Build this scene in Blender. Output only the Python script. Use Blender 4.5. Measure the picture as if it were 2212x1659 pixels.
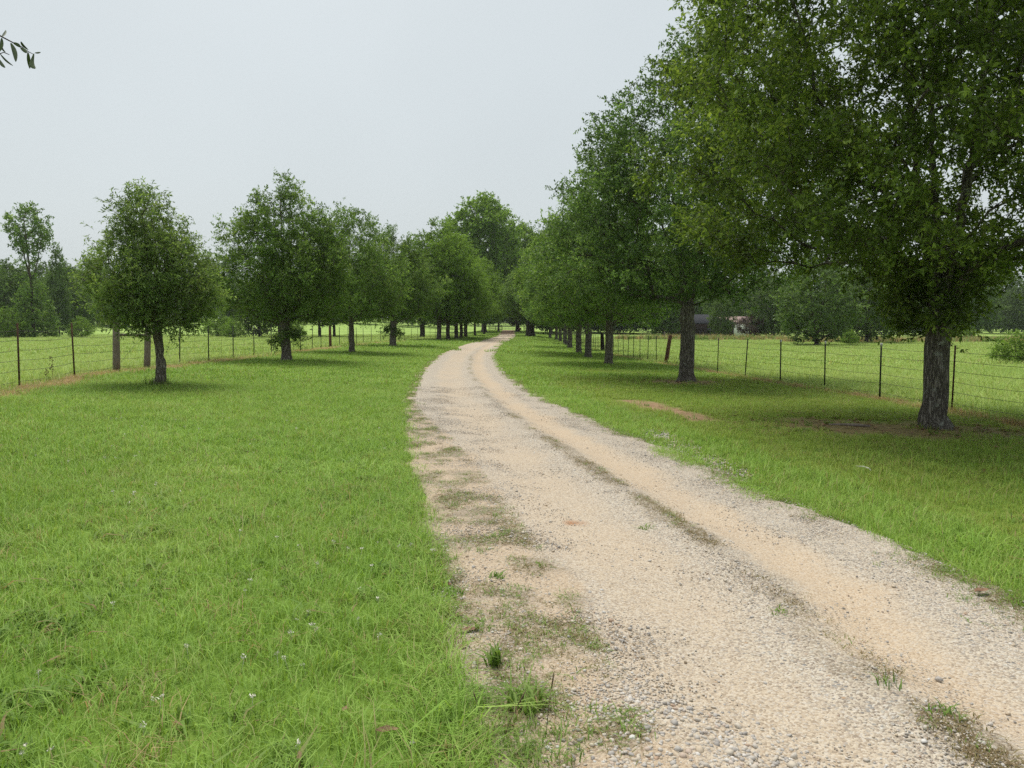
import bpy, math, random
import numpy as np
from math import radians, sin, cos, pi

# ------------------------------------------------------------------ clearing, camera, sky, sun, exposure
for o in list(bpy.data.objects):
    bpy.data.objects.remove(o, do_unlink=True)
scene = bpy.context.scene
COL = scene.collection
rng = np.random.default_rng(7)
random.seed(7)

CAM_H = 1.6
PITCH = math.atan((829.5 - 710.0) / 1662.0)
cam_data = bpy.data.cameras.new('camera')
cam = bpy.data.objects.new('camera', cam_data)
COL.objects.link(cam)
cam.location = (0, 0, CAM_H)
cam.rotation_euler = (pi / 2 - PITCH, 0, 0)
cam_data.sensor_width = 36.0
cam_data.lens = 36.0 * 1662.0 / 2212.0
cam_data.clip_start = 0.05
cam_data.clip_end = 3000.0
scene.camera = cam

SUN_EL, SUN_AZ = radians(66), radians(-25)      # azimuth measured from +Y towards +X
world = bpy.data.worlds.new('World')
scene.world = world
world.use_nodes = True
wn, wl = world.node_tree.nodes, world.node_tree.links
wn.clear()
w_out = wn.new('ShaderNodeOutputWorld')
w_bg = wn.new('ShaderNodeBackground')
w_sky = wn.new('ShaderNodeTexSky')
w_sky.sky_type = 'NISHITA'
w_sky.sun_disc = False
w_sky.sun_elevation = SUN_EL
w_sky.sun_rotation = SUN_AZ
w_sky.dust_density = 6.0
w_sky.air_density = 1.0
w_mix = wn.new('ShaderNodeMix')                # thin even cloud over the clear sky
w_mix.data_type = 'RGBA'
w_mix.inputs[0].default_value = 0.90
w_mix.inputs[7].default_value = (3.20, 3.50, 3.57, 1)
wl.new(w_sky.outputs[0], w_mix.inputs[6])
w_tc = wn.new('ShaderNodeTexCoord')             # faint cloud structure
w_n = wn.new('ShaderNodeTexNoise'); w_n.inputs['Scale'].default_value = 2.2; w_n.inputs['Detail'].default_value = 4
w_r = wn.new('ShaderNodeMapRange'); w_r.inputs[1].default_value = 0.3; w_r.inputs[2].default_value = 0.7; w_r.inputs[3].default_value = 0.965; w_r.inputs[4].default_value = 1.035
w_s = wn.new('ShaderNodeVectorMath'); w_s.operation = 'SCALE'
wl.new(w_tc.outputs['Generated'], w_n.inputs['Vector'])
wl.new(w_n.outputs[0], w_r.inputs[0])
wl.new(w_mix.outputs[2], w_s.inputs[0]); wl.new(w_r.outputs[0], w_s.inputs['Scale'])
wl.new(w_s.outputs[0], w_bg.inputs[0])
w_bg.inputs[1].default_value = 0.10
wl.new(w_bg.outputs[0], w_out.inputs[0])

sun_data = bpy.data.lights.new('sun', 'SUN')
sun_data.energy = 1.5
sun_data.angle = radians(32)
sun_data.color = (1.0, 0.965, 0.90)
sun = bpy.data.objects.new('sun', sun_data)
COL.objects.link(sun)
sun.rotation_euler = (pi / 2 - SUN_EL, 0, pi - SUN_AZ)
sun.location = (0, 0, 60)

scene.view_settings.view_transform = 'Standard'
scene.view_settings.look = 'None'
scene.view_settings.exposure = 1.05
scene.view_settings.gamma = 1.0
scene.view_settings.use_curve_mapping = False
scene.render.engine = 'CYCLES'
scene.cycles.max_bounces = 7
scene.cycles.diffuse_bounces = 4
scene.cycles.glossy_bounces = 2
scene.cycles.transmission_bounces = 4
scene.cycles.volume_bounces = 0
scene.cycles.transparent_max_bounces = 4
scene.cycles.sample_clamp_indirect = 3.0
scene.cycles.caustics_reflective = False
scene.cycles.caustics_refractive = False
scene.cycles.use_denoising = False
scene.cycles.denoiser = 'OPENIMAGEDENOISE'
scene.cycles.denoising_prefilter = 'ACCURATE'

# ------------------------------------------------------------------ numeric helpers
def sstep(a, b, x):
    t = np.clip((np.asarray(x, float) - a) / (b - a), 0, 1)
    return t * t * (3 - 2 * t)

_perm = np.random.default_rng(3).random((256, 256))
def vnoise(x, y, s=1.0, seed=0):
    """smooth value noise in 0..1"""
    x = np.asarray(x, float) * s + 37.7 * seed + 1000.3
    y = np.asarray(y, float) * s + 91.3 * seed + 1000.7
    xi, yi = np.floor(x).astype(int), np.floor(y).astype(int)
    fx, fy = x - xi, y - yi
    fx, fy = fx * fx * (3 - 2 * fx), fy * fy * (3 - 2 * fy)
    g = lambda a, b: _perm[a % 256, b % 256]
    return (g(xi, yi) * (1 - fx) + g(xi + 1, yi) * fx) * (1 - fy) + (g(xi, yi + 1) * (1 - fx) + g(xi + 1, yi + 1) * fx) * fy
def fnoise(x, y, s=1.0, seed=0, octv=3):
    a, t, r = 1.0, 0.0, 0.0
    for k in range(octv):
        r = r + a * vnoise(x, y, s * 2 ** k, seed + k * 5)
        t += a
        a *= 0.5
    return r / t

def terrain(x, y):
    x = np.asarray(x, float); y = np.asarray(y, float)
    yy = np.clip(y, 0, None)
    side = np.interp(x, [-200, -60, -12, -8, -5, -2, 0, 3, 5, 9, 60, 200],
                        [0.2, 0.3, 0.3, 0.22, 0.10, 0.02, 0, -0.04, -0.09, -0.17, -0.25, -0.25])
    rise = np.interp(yy, [0, 60, 80, 100, 125, 150, 190, 230, 300, 400, 600, 1000],
                         [0, 0, 0.04, 0.1, 0.2, 0.35, 0.62, 1.0, 1.9, 3.4, 6.5, 11])
    right = -0.33 * sstep(30, 75, yy) * sstep(2, 9, x)
    left = -0.38 * sstep(60, 120, yy) * sstep(-6, -14, x)
    lhill = 3.2 * sstep(150, 330, yy) * sstep(-10, -60, x)
    far_field = -0.35 * sstep(130, 230, yy) * sstep(14, 60, x)
    bump = 0.05 * (fnoise(x, y, 0.18, 2, 2) - 0.5) * sstep(1, 12, np.abs(x))
    return side + rise + right + left + lhill + far_field + bump

def ray(u, v):
    a = (u - 1106.0) / 1662.0
    b = (829.5 - v) / 1662.0
    return np.array([a, cos(PITCH) + b * sin(PITCH), -sin(PITCH) + b * cos(PITCH)])
def ground_at(u, v):
    """point of the ground measured in the photograph (2212-wide pixels)"""
    d = ray(u, v)
    t0, t1 = 0.5, None
    t = 0.5
    while t < 900:
        p = d * t
        if CAM_H + p[2] < float(terrain(p[0], p[1])):
            t1 = t
            break
        t0 = t
        t *= 1.01
    if t1 is None:
        t1 = t
    for _ in range(30):
        m = 0.5 * (t0 + t1)
        p = d * m
        if CAM_H + p[2] < float(terrain(p[0], p[1])):
            t1 = m
        else:
            t0 = m
    p = d * t1
    return np.array([p[0], p[1], float(terrain(p[0], p[1]))])
def at_depth(u, y):
    """ground point at distance y under image column u"""
    d = ray(u, 710)
    x = d[0] / d[1] * y
    return np.array([x, y, float(terrain(x, y))])

# ------------------------------------------------------------------ road edges and fence lines
def edge_fn(pts, y0, x0):
    P = [ground_at(u, v) for u, v in pts]
    ys = np.array([y0] + [p[1] for p in P]); xs = np.array([x0] + [p[0] for p in P])
    i = np.argsort(ys); ys, xs = ys[i], xs[i]
    k = np.linspace(math.log(2.0), math.log(260.0), 900)
    yy = np.exp(k) - 6.0
    xx = np.interp(yy, ys, xs)
    w = np.hanning(61); w /= w.sum()
    xx = np.convolve(np.pad(xx, 30, mode='edge'), w, 'valid')
    return lambda y: np.interp(y, yy, xx)
road_L = edge_fn([(1060, 1659), (990, 1500), (957, 1300), (940, 1200), (913, 1100), (883, 1000), (872, 950), (868, 900),
                  (882, 850), (907, 800), (942, 770), (990, 750), (1022, 740), (1060, 731), (1076, 726), (1078, 721), (1084, 716)], -4, 0.55)
road_R = edge_fn([(2212, 1310), (1990, 1207), (1720, 1095), (1500, 1000), (1380, 950), (1255, 900), (1150, 850), (1085, 800),
                  (1070, 770), (1077, 750), (1092, 740), (1110, 731), (1115, 726), (1112, 721), (1113, 716)], -4, 3.35)
ROAD_END = 228.0
def road_t(x, y):
    l, r = road_L(y), road_R(y)
    return (x - l) / (r - l)

fl = np.array([(5, -8.6), (12, -10.0), (16.9, -10.8), (21.2, -11.75), (32, -11.8), (52, -12.3), (67, -12.5), (80, -11.5), (100, -9.6), (125, -8.2)])
fr = np.array([(5, 9.8), (12, 9.6), (16.3, 9.4), (21.8, 8.9), (27, 8.4), (37, 7.7), (47, 7.3), (60, 7.5), (70, 8.0), (110, 9.5), (125, 10)])
fence_xL = lambda y: np.interp(y, fl[:, 0], fl[:, 1])
fence_xR = lambda y: np.interp(y, fr[:, 0], fr[:, 1])
def fence_point(u, side):
    f = fence_xL if side < 0 else fence_xR
    k = (u - 1106.0) / 1662.0
    lo, hi = 4.0, 130.0
    g = lambda y: f(y) - k * y * 1.0
    for _ in range(50):
        m = 0.5 * (lo + hi)
        if (g(m) > 0) == (side > 0):
            hi_side = True
        else:
            hi_side = False
        if side > 0:
            if g(m) > 0: lo = m
            else: hi = m
            lo, hi = (lo, hi)
        else:
            if g(m) < 0: lo = m
            else: hi = m
        # for the right line x - k*y falls with y, for the left it rises
    y = 0.5 * (lo + hi)
    x = float(f(y))
    return np.array([x, y, float(terrain(x, y))])

# zones of the ground
WS0, WS1 = ground_at(1410, 935), ground_at(1600, 1030)
R1 = ground_at(2020, 925)
R2 = ground_at(1482, 824)
def seg_dist(x, y, a, b):
    ax, ay = a; bx, by = b
    dx, dy = bx - ax, by - ay
    t = np.clip(((x - ax) * dx + (y - ay) * dy) / (dx * dx + dy * dy), 0, 1)
    return np.hypot(x - ax - t * dx, y - ay - t * dy)
def z_dirt(x, y):
    d = seg_dist(x, y, (2.75, 17.2), (3.45, 13.9)) + 0.5 * (fnoise(x, y, 2.2, 11, 3) - 0.5)
    a = 1 - sstep(0.26, 0.50, d)
    d2 = np.hypot((x - R2[0] - 0.1) / 1.6, (y - R2[1] + 0.5) / 0.9) + 0.9 * (fnoise(x, y, 1.6, 12, 3) - 0.5)
    b = 0.75 * (1 - sstep(0.3, 0.8, d2))
    return np.maximum(a, b)
def z_thin(x, y):
    d = np.hypot((x - R1[0] + 0.6) / 3.6, (y - R1[1] + 0.2) / 1.7) + 0.9 * (fnoise(x, y, 0.9, 14, 3) - 0.5)
    d2 = np.hypot((x - R2[0] + 0.3) / 2.8, (y - R2[1] + 0.4) / 1.6) + 0.8 * (fnoise(x, y, 0.9, 15, 3) - 0.5)
    return np.maximum(1 - sstep(0.45, 1.15, d), 0.7 * (1 - sstep(0.45, 1.1, d2)))
def z_dead(x, y):
    n = fnoise(x, y, 1.3, 17, 3)
    a = 1 - sstep(0.22, 0.62, np.abs(x - fence_xL(y) - 0.25) + 0.9 * (n - 0.5))
    b = 0.75 * (1 - sstep(0.10, 0.42, np.abs(x - fence_xR(y) + 0.12) + 0.9 * (n - 0.5)))
    k = (y > 3) * (y < 122)
    return np.maximum(a, b) * k
def z_pasture(x, y):
    n = 0.6 * (fnoise(x, y, 0.8, 19, 2) - 0.5)
    p = np.maximum(1 - sstep(-0.25, 0.15, x - fence_xL(y) + n), sstep(-0.15, 0.25, x - fence_xR(y) + n))
    far = sstep(126, 130, y)
    edge = sstep(-8.5, -12, x) + sstep(12, 15, x)
    return np.clip(np.where(y < 127, p, np.maximum(far * np.clip(edge, 0, 1), sstep(232, 236, y))), 0, 1)

# ------------------------------------------------------------------ object helpers
def link(o, parent=None):
    COL.objects.link(o)
    if parent is not None:
        o.parent = parent
    return o
def fill_mesh(me, V, F):
    V = np.ascontiguousarray(V, dtype=np.float32)
    if isinstance(F, np.ndarray):
        k = F.shape[1]
        counts = np.full(len(F), k, np.int32)
        flat = F.astype(np.int32).ravel()
    else:
        counts = np.array([len(f) for f in F], np.int32)
        flat = np.array([i for f in F for i in f], np.int32)
    me.vertices.add(len(V)); me.vertices.foreach_set('co', V.ravel())
    me.loops.add(len(flat)); me.loops.foreach_set('vertex_index', flat)
    me.polygons.add(len(counts))
    me.polygons.foreach_set('loop_start', np.concatenate([[0], np.cumsum(counts)[:-1]]).astype(np.int32))
    me.update(calc_edges=True)
    me.validate()
    return me
def new_mesh(name, V, F, mat=None, smooth=False, attrs=None):
    me = bpy.data.meshes.new(name)
    fill_mesh(me, V, F)
    if mat is not None:
        me.materials.append(mat)
    if smooth:
        me.polygons.foreach_set('use_smooth', np.ones(len(me.polygons), dtype=bool))
    for k, a in (attrs or {}).items():
        at = me.attributes.new(k, 'FLOAT', 'POINT')
        at.data.foreach_set('value', np.asarray(a, np.float32))
    return me
def obj(name, me, parent=None, loc=None, rotz=0.0):
    o = bpy.data.objects.new(name, me)
    link(o, parent)
    if loc is not None:
        o.location = [float(c) for c in loc]
    o.rotation_euler[2] = rotz
    return o
def tag(o, label, cat, group=None, kind=None):
    if label: o['label'] = label
    if cat: o['category'] = cat
    if group: o['group'] = group
    if kind: o['kind'] = kind
    return o
def thing(name, label, cat, loc, rotz=0.0, group=None):
    o = bpy.data.objects.new(name, None)
    o.empty_display_size = 0.2
    link(o)
    o.location = [float(c) for c in loc]
    o.rotation_euler[2] = rotz
    return tag(o, label, cat, group)

class MB:
    """collects boxes and tubes into one mesh"""
    def __init__(s): s.V = []; s.F = []
    def box(s, c, size, rot=None):
        n = len(s.V)
        hx, hy, hz = [d / 2 for d in size]
        for dx, dy, dz in ((-1,-1,-1),(1,-1,-1),(1,1,-1),(-1,1,-1),(-1,-1,1),(1,-1,1),(1,1,1),(-1,1,1)):
            p = np.array([dx * hx, dy * hy, dz * hz])
            if rot is not None: p = rot @ p
            s.V.append(np.array(c, float) + p)
        s.F += [tuple(n + i for i in f) for f in ((0,3,2,1),(4,5,6,7),(0,1,5,4),(1,2,6,5),(2,3,7,6),(3,0,4,7))]
        return s
    def tube(s, pts, radii, sides=8, cap=True, wob=0.0):
        pts = [np.array(p, float) for p in pts]
        n0 = len(s.V)
        for i, p in enumerate(pts):
            t = pts[min(i + 1, len(pts) - 1)] - pts[max(i - 1, 0)]
            t = t / (np.linalg.norm(t) + 1e-9)
            ref = np.array([0, 1.0, 0]) if abs(t[1]) < 0.9 else np.array([1.0, 0, 0])
            a = np.cross(ref, t); a /= np.linalg.norm(a)
            b = np.cross(t, a)
            r = radii[i] if hasattr(radii, '__len__') else radii
            for k in range(sides):
                th = 2 * pi * k / sides
                rr = r * (1 + wob * (random.random() - 0.5))
                s.V.append(p + rr * (cos(th) * a + sin(th) * b))
        for i in range(len(pts) - 1):
            for k in range(sides):
                k2 = (k + 1) % sides
                s.F.append((n0 + i * sides + k, n0 + i * sides + k2, n0 + (i + 1) * sides + k2, n0 + (i + 1) * sides + k))
        if cap:
            s.F.append(tuple(n0 + k for k in range(sides))[::-1])
            s.F.append(tuple(n0 + (len(pts) - 1) * sides + k for k in range(sides)))
        return s
    def poly(s, pts):
        n = len(s.V)
        s.V += [np.array(p, float) for p in pts]
        s.F.append(tuple(range(n, n + len(pts))))
        return s
    def mesh(s, name, mat, smooth=False):
        return new_mesh(name, np.array(s.V), s.F, mat, smooth)

# ------------------------------------------------------------------ materials
def mat_new(name):
    m = bpy.data.materials.new(name)
    m.use_nodes = True
    nt = m.node_tree
    nt.nodes.clear()
    out = nt.nodes.new('ShaderNodeOutputMaterial')
    return m, nt, out
class NB:
    """node building shorthand"""
    def __init__(s, nt): s.nt = nt
    def n(s, t, **kw):
        nd = s.nt.nodes.new(t)
        for k, v in kw.items(): setattr(nd, k, v)
        return nd
    def l(s, a, b): s.nt.links.new(a, b)
    def val(s, sock, v):
        if isinstance(v, bpy.types.NodeSocket): s.l(v, sock)
        else: sock.default_value = v
    def math(s, op, a, b=0.0, clamp=False):
        nd = s.n('ShaderNodeMath', operation=op, use_clamp=clamp)
        s.val(nd.inputs[0], a); s.val(nd.inputs[1], b)
        return nd.outputs[0]
    def attr(s, name): return s.n('ShaderNodeAttribute', attribute_name=name).outputs['Fac']
    def pos(s): return s.n('ShaderNodeNewGeometry').outputs['Position']
    def noise(s, scale, detail=3.0, rough=0.55, vec=None, out=0):
        nd = s.n('ShaderNodeTexNoise')
        nd.inputs['Scale'].default_value = scale
        nd.inputs['Detail'].default_value = detail
        nd.inputs['Roughness'].default_value = rough
        if vec is not None: s.l(vec, nd.inputs['Vector'])
        return nd.outputs[out]
    def ramp(s, fac, stops, interp='LINEAR'):
        nd = s.n('ShaderNodeValToRGB')
        cr = nd.color_ramp
        cr.interpolation = interp
        while len(cr.elements) > 1: cr.elements.remove(cr.elements[-1])
        cr.elements[0].position = stops[0][0]; cr.elements[0].color = tuple(stops[0][1]) + (1,)
        for p, c in stops[1:]:
            e = cr.elements.new(p); e.color = tuple(c) + (1,)
        s.l(fac, nd.inputs[0])
        return nd.outputs[0]
    def remap(s, fac, a, b, c=0.0, d=1.0):
        nd = s.n('ShaderNodeMapRange')
        nd.interpolation_type = 'SMOOTHSTEP'
        s.val(nd.inputs[0], fac)
        for i, v in enumerate((a, b, c, d)): nd.inputs[i + 1].default_value = v
        return nd.outputs[0]
    def mix(s, fac, a, b, mode='MIX'):
        nd = s.n('ShaderNodeMix', data_type='RGBA', blend_type=mode)
        s.val(nd.inputs[0], fac)
        for i, v in ((6, a), (7, b)):
            if isinstance(v, bpy.types.NodeSocket): s.l(v, nd.inputs[i])
            else: nd.inputs[i].default_value = tuple(v) + (1,)
        return nd.outputs[2]
    def bump(s, h, strength=0.5, dist=0.02, normal=None):
        nd = s.n('ShaderNodeBump')
        nd.inputs['Strength'].default_value = strength
        nd.inputs['Distance'].default_value = dist
        s.l(h, nd.inputs['Height'])
        if normal is not None: s.l(normal, nd.inputs['Normal'])
        return nd.outputs[0]
    def principled(s, color, rough=0.8, spec=0.2, normal=None, metal=0.0):
        nd = s.n('ShaderNodeBsdfPrincipled')
        s.val(nd.inputs['Base Color'], color if isinstance(color, bpy.types.NodeSocket) else tuple(color) + (1,))
        s.val(nd.inputs['Roughness'], rough)
        nd.inputs['Specular IOR Level'].default_value = spec
        nd.inputs['Metallic'].default_value = metal
        if normal is not None: s.l(normal, nd.inputs['Normal'])
        return nd.outputs[0]

def leaf_material(name, dark, mid, light, trans=0.30, rough=0.45, spec=0.16, odd=None):
    m, nt, out = mat_new(name)
    b = NB(nt)
    r = b.attr('rnd')
    c = b.ramp(r, [(0.0, dark), (0.5, mid), (0.88, light), (1.0, odd or light)])
    oi = b.n('ShaderNodeObjectInfo')
    big = b.noise(0.8, 2.0, 0.5, b.pos())
    k = b.math('ADD', b.math('MULTIPLY', oi.outputs['Random'], 0.22), b.math('MULTIPLY', b.remap(big, 0.3, 0.7), 0.55))
    k = b.math('ADD', k, 0.72)
    hsv = b.n('ShaderNodeHueSaturation')
    b.l(c, hsv.inputs['Color']); b.l(k, hsv.inputs['Value'])
    c = hsv.outputs[0]
    p = b.principled(c, rough, spec)
    tr = b.n('ShaderNodeBsdfTranslucent')
    tc = b.mix(1.0, c, (1.45, 1.5, 0.75), 'MULTIPLY')
    b.l(tc, tr.inputs[0])
    mx = b.n('ShaderNodeMixShader'); mx.inputs[0].default_value = trans
    b.l(p, mx.inputs[1]); b.l(tr.outputs[0], mx.inputs[2])
    b.l(mx.outputs[0], out.inputs[0])
    return m
def bark_material(name, c0, c1, lichen=0.0, scale=1.0):
    m, nt, out = mat_new(name)
    b = NB(nt)
    tc = b.n('ShaderNodeTexCoord').outputs['Object']
    mp = b.n('ShaderNodeMapping'); mp.inputs['Scale'].default_value = (9 * scale, 9 * scale, 1.8 * scale)
    b.l(tc, mp.inputs[0])
    n1 = b.noise(3.0, 5.0, 0.65, mp.outputs[0])
    mp2 = b.n('ShaderNodeMapping'); mp2.inputs['Scale'].default_value = (26 * scale, 26 * scale, 3.2 * scale)
    b.l(tc, mp2.inputs[0])
    n0 = b.noise(1.0, 4.0, 0.6, mp2.outputs[0])
    cr = b.remap(b.math('ABSOLUTE', b.math('SUBTRACT', n0, 0.5)), 0.0, 0.11)
    h = b.math('ADD', b.math('MULTIPLY', cr, 0.55), b.math('MULTIPLY', n1, 0.65))
    c = b.ramp(h, [(0.15, tuple(x * 0.45 for x in c0)), (0.55, c0), (1.0, c1)])
    if lichen > 0:
        n2 = b.noise(9.0, 5.0, 0.7, tc)
        n3 = b.noise(1.6, 2.0, 0.5, tc)
        f = b.math('MULTIPLY', b.remap(n2, 0.53, 0.63), b.remap(n3, 0.42, 0.6))
        c = b.mix(b.math('MULTIPLY', f, lichen), c, (0.30, 0.31, 0.27))
        n4 = b.noise(2.3, 3.0, 0.6, tc)
        c = b.mix(b.math('MULTIPLY', b.remap(n4, 0.56, 0.72), 0.5), c, (0.05, 0.075, 0.03))
    nm = b.bump(h, 0.9, 0.03)
    b.l(b.principled(c, 0.9, 0.1, nm), out.inputs[0])
    return m
def plain_material(name, c0, c1, scale=8.0, rough=0.8, spec=0.2, stretch=(1, 1, 1), bump=0.2):
    m, nt, out = mat_new(name)
    b = NB(nt)
    tc = b.n('ShaderNodeTexCoord').outputs['Object']
    mp = b.n('ShaderNodeMapping'); mp.inputs['Scale'].default_value = stretch
    b.l(tc, mp.inputs[0])
    n = b.noise(scale, 4.0, 0.6, mp.outputs[0])
    c = b.ramp(n, [(0.3, c0), (0.7, c1)])
    b.l(b.principled(c, rough, spec, b.bump(n, bump, 0.01)), out.inputs[0])
    return m

M = {}
M['leaf_near'] = leaf_material('leaf_near', (0.034, 0.054, 0.013), (0.094, 0.144, 0.032), (0.205, 0.275, 0.060), 0.42, odd=(0.30, 0.35, 0.09))
M['leaf_cool'] = leaf_material('leaf_cool', (0.034, 0.064, 0.022), (0.094, 0.164, 0.054), (0.195, 0.290, 0.100), 0.42, odd=(0.27, 0.34, 0.13))
M['leaf_oak'] = leaf_material('leaf_oak', (0.042, 0.076, 0.020), (0.112, 0.186, 0.050), (0.225, 0.320, 0.092), 0.44, odd=(0.31, 0.36, 0.12))
M['leaf_young'] = leaf_material('leaf_young', (0.056, 0.092, 0.032), (0.135, 0.200, 0.068), (0.255, 0.335, 0.125), 0.46, odd=(0.34, 0.37, 0.15))
M['leaf_light'] = leaf_material('leaf_light', (0.075, 0.125, 0.030), (0.128, 0.205, 0.044), (0.185, 0.275, 0.060), 0.50)
M['leaf_far'] = leaf_material('leaf_far', (0.044, 0.076, 0.026), (0.092, 0.146, 0.046), (0.145, 0.205, 0.068), 0.38)
M['leaf_cedar'] = leaf_material('leaf_cedar', (0.010, 0.018, 0.009), (0.016, 0.028, 0.013), (0.024, 0.040, 0.018), 0.1)
M['leaf_purple'] = leaf_material('leaf_purple', (0.05, 0.035, 0.035), (0.085, 0.06, 0.055), (0.12, 0.09, 0.075), 0.2)
M['bark_dark'] = bark_material('bark_dark', (0.105, 0.092, 0.076), (0.23, 0.21, 0.18), 1.0)
M['bark_grey'] = bark_material('bark_grey', (0.13, 0.11, 0.088), (0.29, 0.26, 0.22), 0.7)
M['bark_far'] = bark_material('bark_far', (0.075, 0.060, 0.046), (0.16, 0.135, 0.11), 0.3)

def grass_material(name, cols, dead, trans=0.35, tint_scale=0.45):
    m, nt, out = mat_new(name)
    b = NB(nt)
    r = b.attr('rnd')
    p = b.pos()
    n = b.noise(tint_scale, 3.0, 0.6, p)
    n2 = b.noise(2.6, 2.0, 0.55, p)
    k = b.math('ADD', b.math('MULTIPLY', r, 0.45), b.math('ADD', b.math('MULTIPLY', n, 0.75), b.math('MULTIPLY', n2, 0.35)))
    c = b.ramp(k, [(0.30, cols[0]), (0.72, cols[1]), (1.15 if False else 1.0, cols[2])])
    f = b.remap(b.math('ADD', r, b.math('MULTIPLY', b.math('SUBTRACT', n2, 0.5), 0.35)), 0.90, 0.97)
    c = b.mix(f, c, dead)
    if name.startswith('grass'):
        n5 = b.noise(1.05, 4.0, 0.65, p)
        c = b.mix(b.math('MULTIPLY', b.remap(n5, 0.54, 0.70), b.remap(r, 0.25, 0.9, 0.05, 0.55)), c, (0.36, 0.37, 0.14))
    geo = b.n('ShaderNodeNewGeometry')
    vm = b.n('ShaderNodeVectorMath', operation='ADD')
    sc = b.n('ShaderNodeVectorMath', operation='SCALE'); sc.inputs['Scale'].default_value = 0.45
    b.l(geo.outputs['Normal'], sc.inputs[0]); b.l(sc.outputs[0], vm.inputs[0]); vm.inputs[1].default_value = (0, 0, 0.8)
    nz = b.n('ShaderNodeVectorMath', operation='NORMALIZE'); b.l(vm.outputs[0], nz.inputs[0])
    pr = b.principled(c, 0.55, 0.15, nz.outputs[0])
    tr = b.n('ShaderNodeBsdfTranslucent')
    b.l(b.mix(1.0, c, (1.2, 1.25, 0.6), 'MULTIPLY'), tr.inputs[0])
    mx = b.n('ShaderNodeMixShader'); mx.inputs[0].default_value = trans
    b.l(pr, mx.inputs[1]); b.l(tr.outputs[0], mx.inputs[2])
    b.l(mx.outputs[0], out.inputs[0])
    return m
LAWN = ((0.182, 0.325, 0.048), (0.262, 0.425, 0.070), (0.370, 0.510, 0.125))
PAST = ((0.290, 0.430, 0.105), (0.360, 0.500, 0.130), (0.450, 0.545, 0.175))
M['grass'] = grass_material('grass', LAWN, (0.36, 0.32, 0.14))
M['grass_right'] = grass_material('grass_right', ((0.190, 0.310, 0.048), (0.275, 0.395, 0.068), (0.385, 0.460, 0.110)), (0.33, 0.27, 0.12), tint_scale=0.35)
M['pasture'] = grass_material('pasture', PAST, (0.46, 0.43, 0.20), tint_scale=0.12)
M['straw'] = grass_material('straw', ((0.28, 0.18, 0.09), (0.42, 0.30, 0.15), (0.55, 0.42, 0.22)), (0.25, 0.28, 0.08))
M['weed'] = grass_material('weed', ((0.11, 0.20, 0.036), (0.165, 0.275, 0.050), (0.24, 0.33, 0.085)), (0.30, 0.21, 0.11))
M['dry_weed'] = grass_material('dry_weed', ((0.17, 0.12, 0.065), (0.27, 0.20, 0.11), (0.22, 0.24, 0.08)), (0.30, 0.22, 0.12))

# ground
def ground_material():
    m, nt, out = mat_new('ground')
    b = NB(nt)
    p = b.pos()
    n = b.noise(0.45, 4.0, 0.6, p)
    n2 = b.noise(5.0, 5.0, 0.7, p)
    n3 = b.noise(0.11, 4.0, 0.6, p)
    k = b.math('ADD', b.math('MULTIPLY', n, 0.7), b.math('MULTIPLY', n2, 0.45))
    lawn = b.ramp(k, [(0.3, (0.105, 0.180, 0.030)), (0.62, (0.155, 0.245, 0.042)), (0.9, (0.22, 0.29, 0.075))])
    kp = b.math('ADD', b.math('MULTIPLY', n3, 0.8), b.math('MULTIPLY', n2, 0.3))
    past = b.ramp(kp, [(0.3, (0.24, 0.36, 0.085)), (0.6, (0.30, 0.42, 0.11)), (0.9, (0.39, 0.46, 0.16))])
    c = b.mix(b.attr('pasture'), lawn, past)
    soil = b.ramp(n2, [(0.25, (0.20, 0.125, 0.075)), (0.55, (0.32, 0.215, 0.13)), (0.8, (0.43, 0.31, 0.20))])
    brown = b.ramp(n2, [(0.25, (0.13, 0.095, 0.050)), (0.55, (0.21, 0.16, 0.075)), (0.8, (0.30, 0.235, 0.12))])
    straw = b.ramp(n2, [(0.25, (0.27, 0.165, 0.085)), (0.6, (0.42, 0.30, 0.16))])
    c = b.mix(b.math('MULTIPLY', b.attr('thin'), 0.9), c, brown)
    c = b.mix(b.attr('dead'), c, straw)
    c = b.mix(b.attr('dirt'), c, soil)
    nm = b.bump(n2, 0.5, 0.04)
    b.l(b.principled(c, 0.95, 0.05, nm), out.inputs[0])
    return m
M['ground'] = ground_material()

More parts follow.
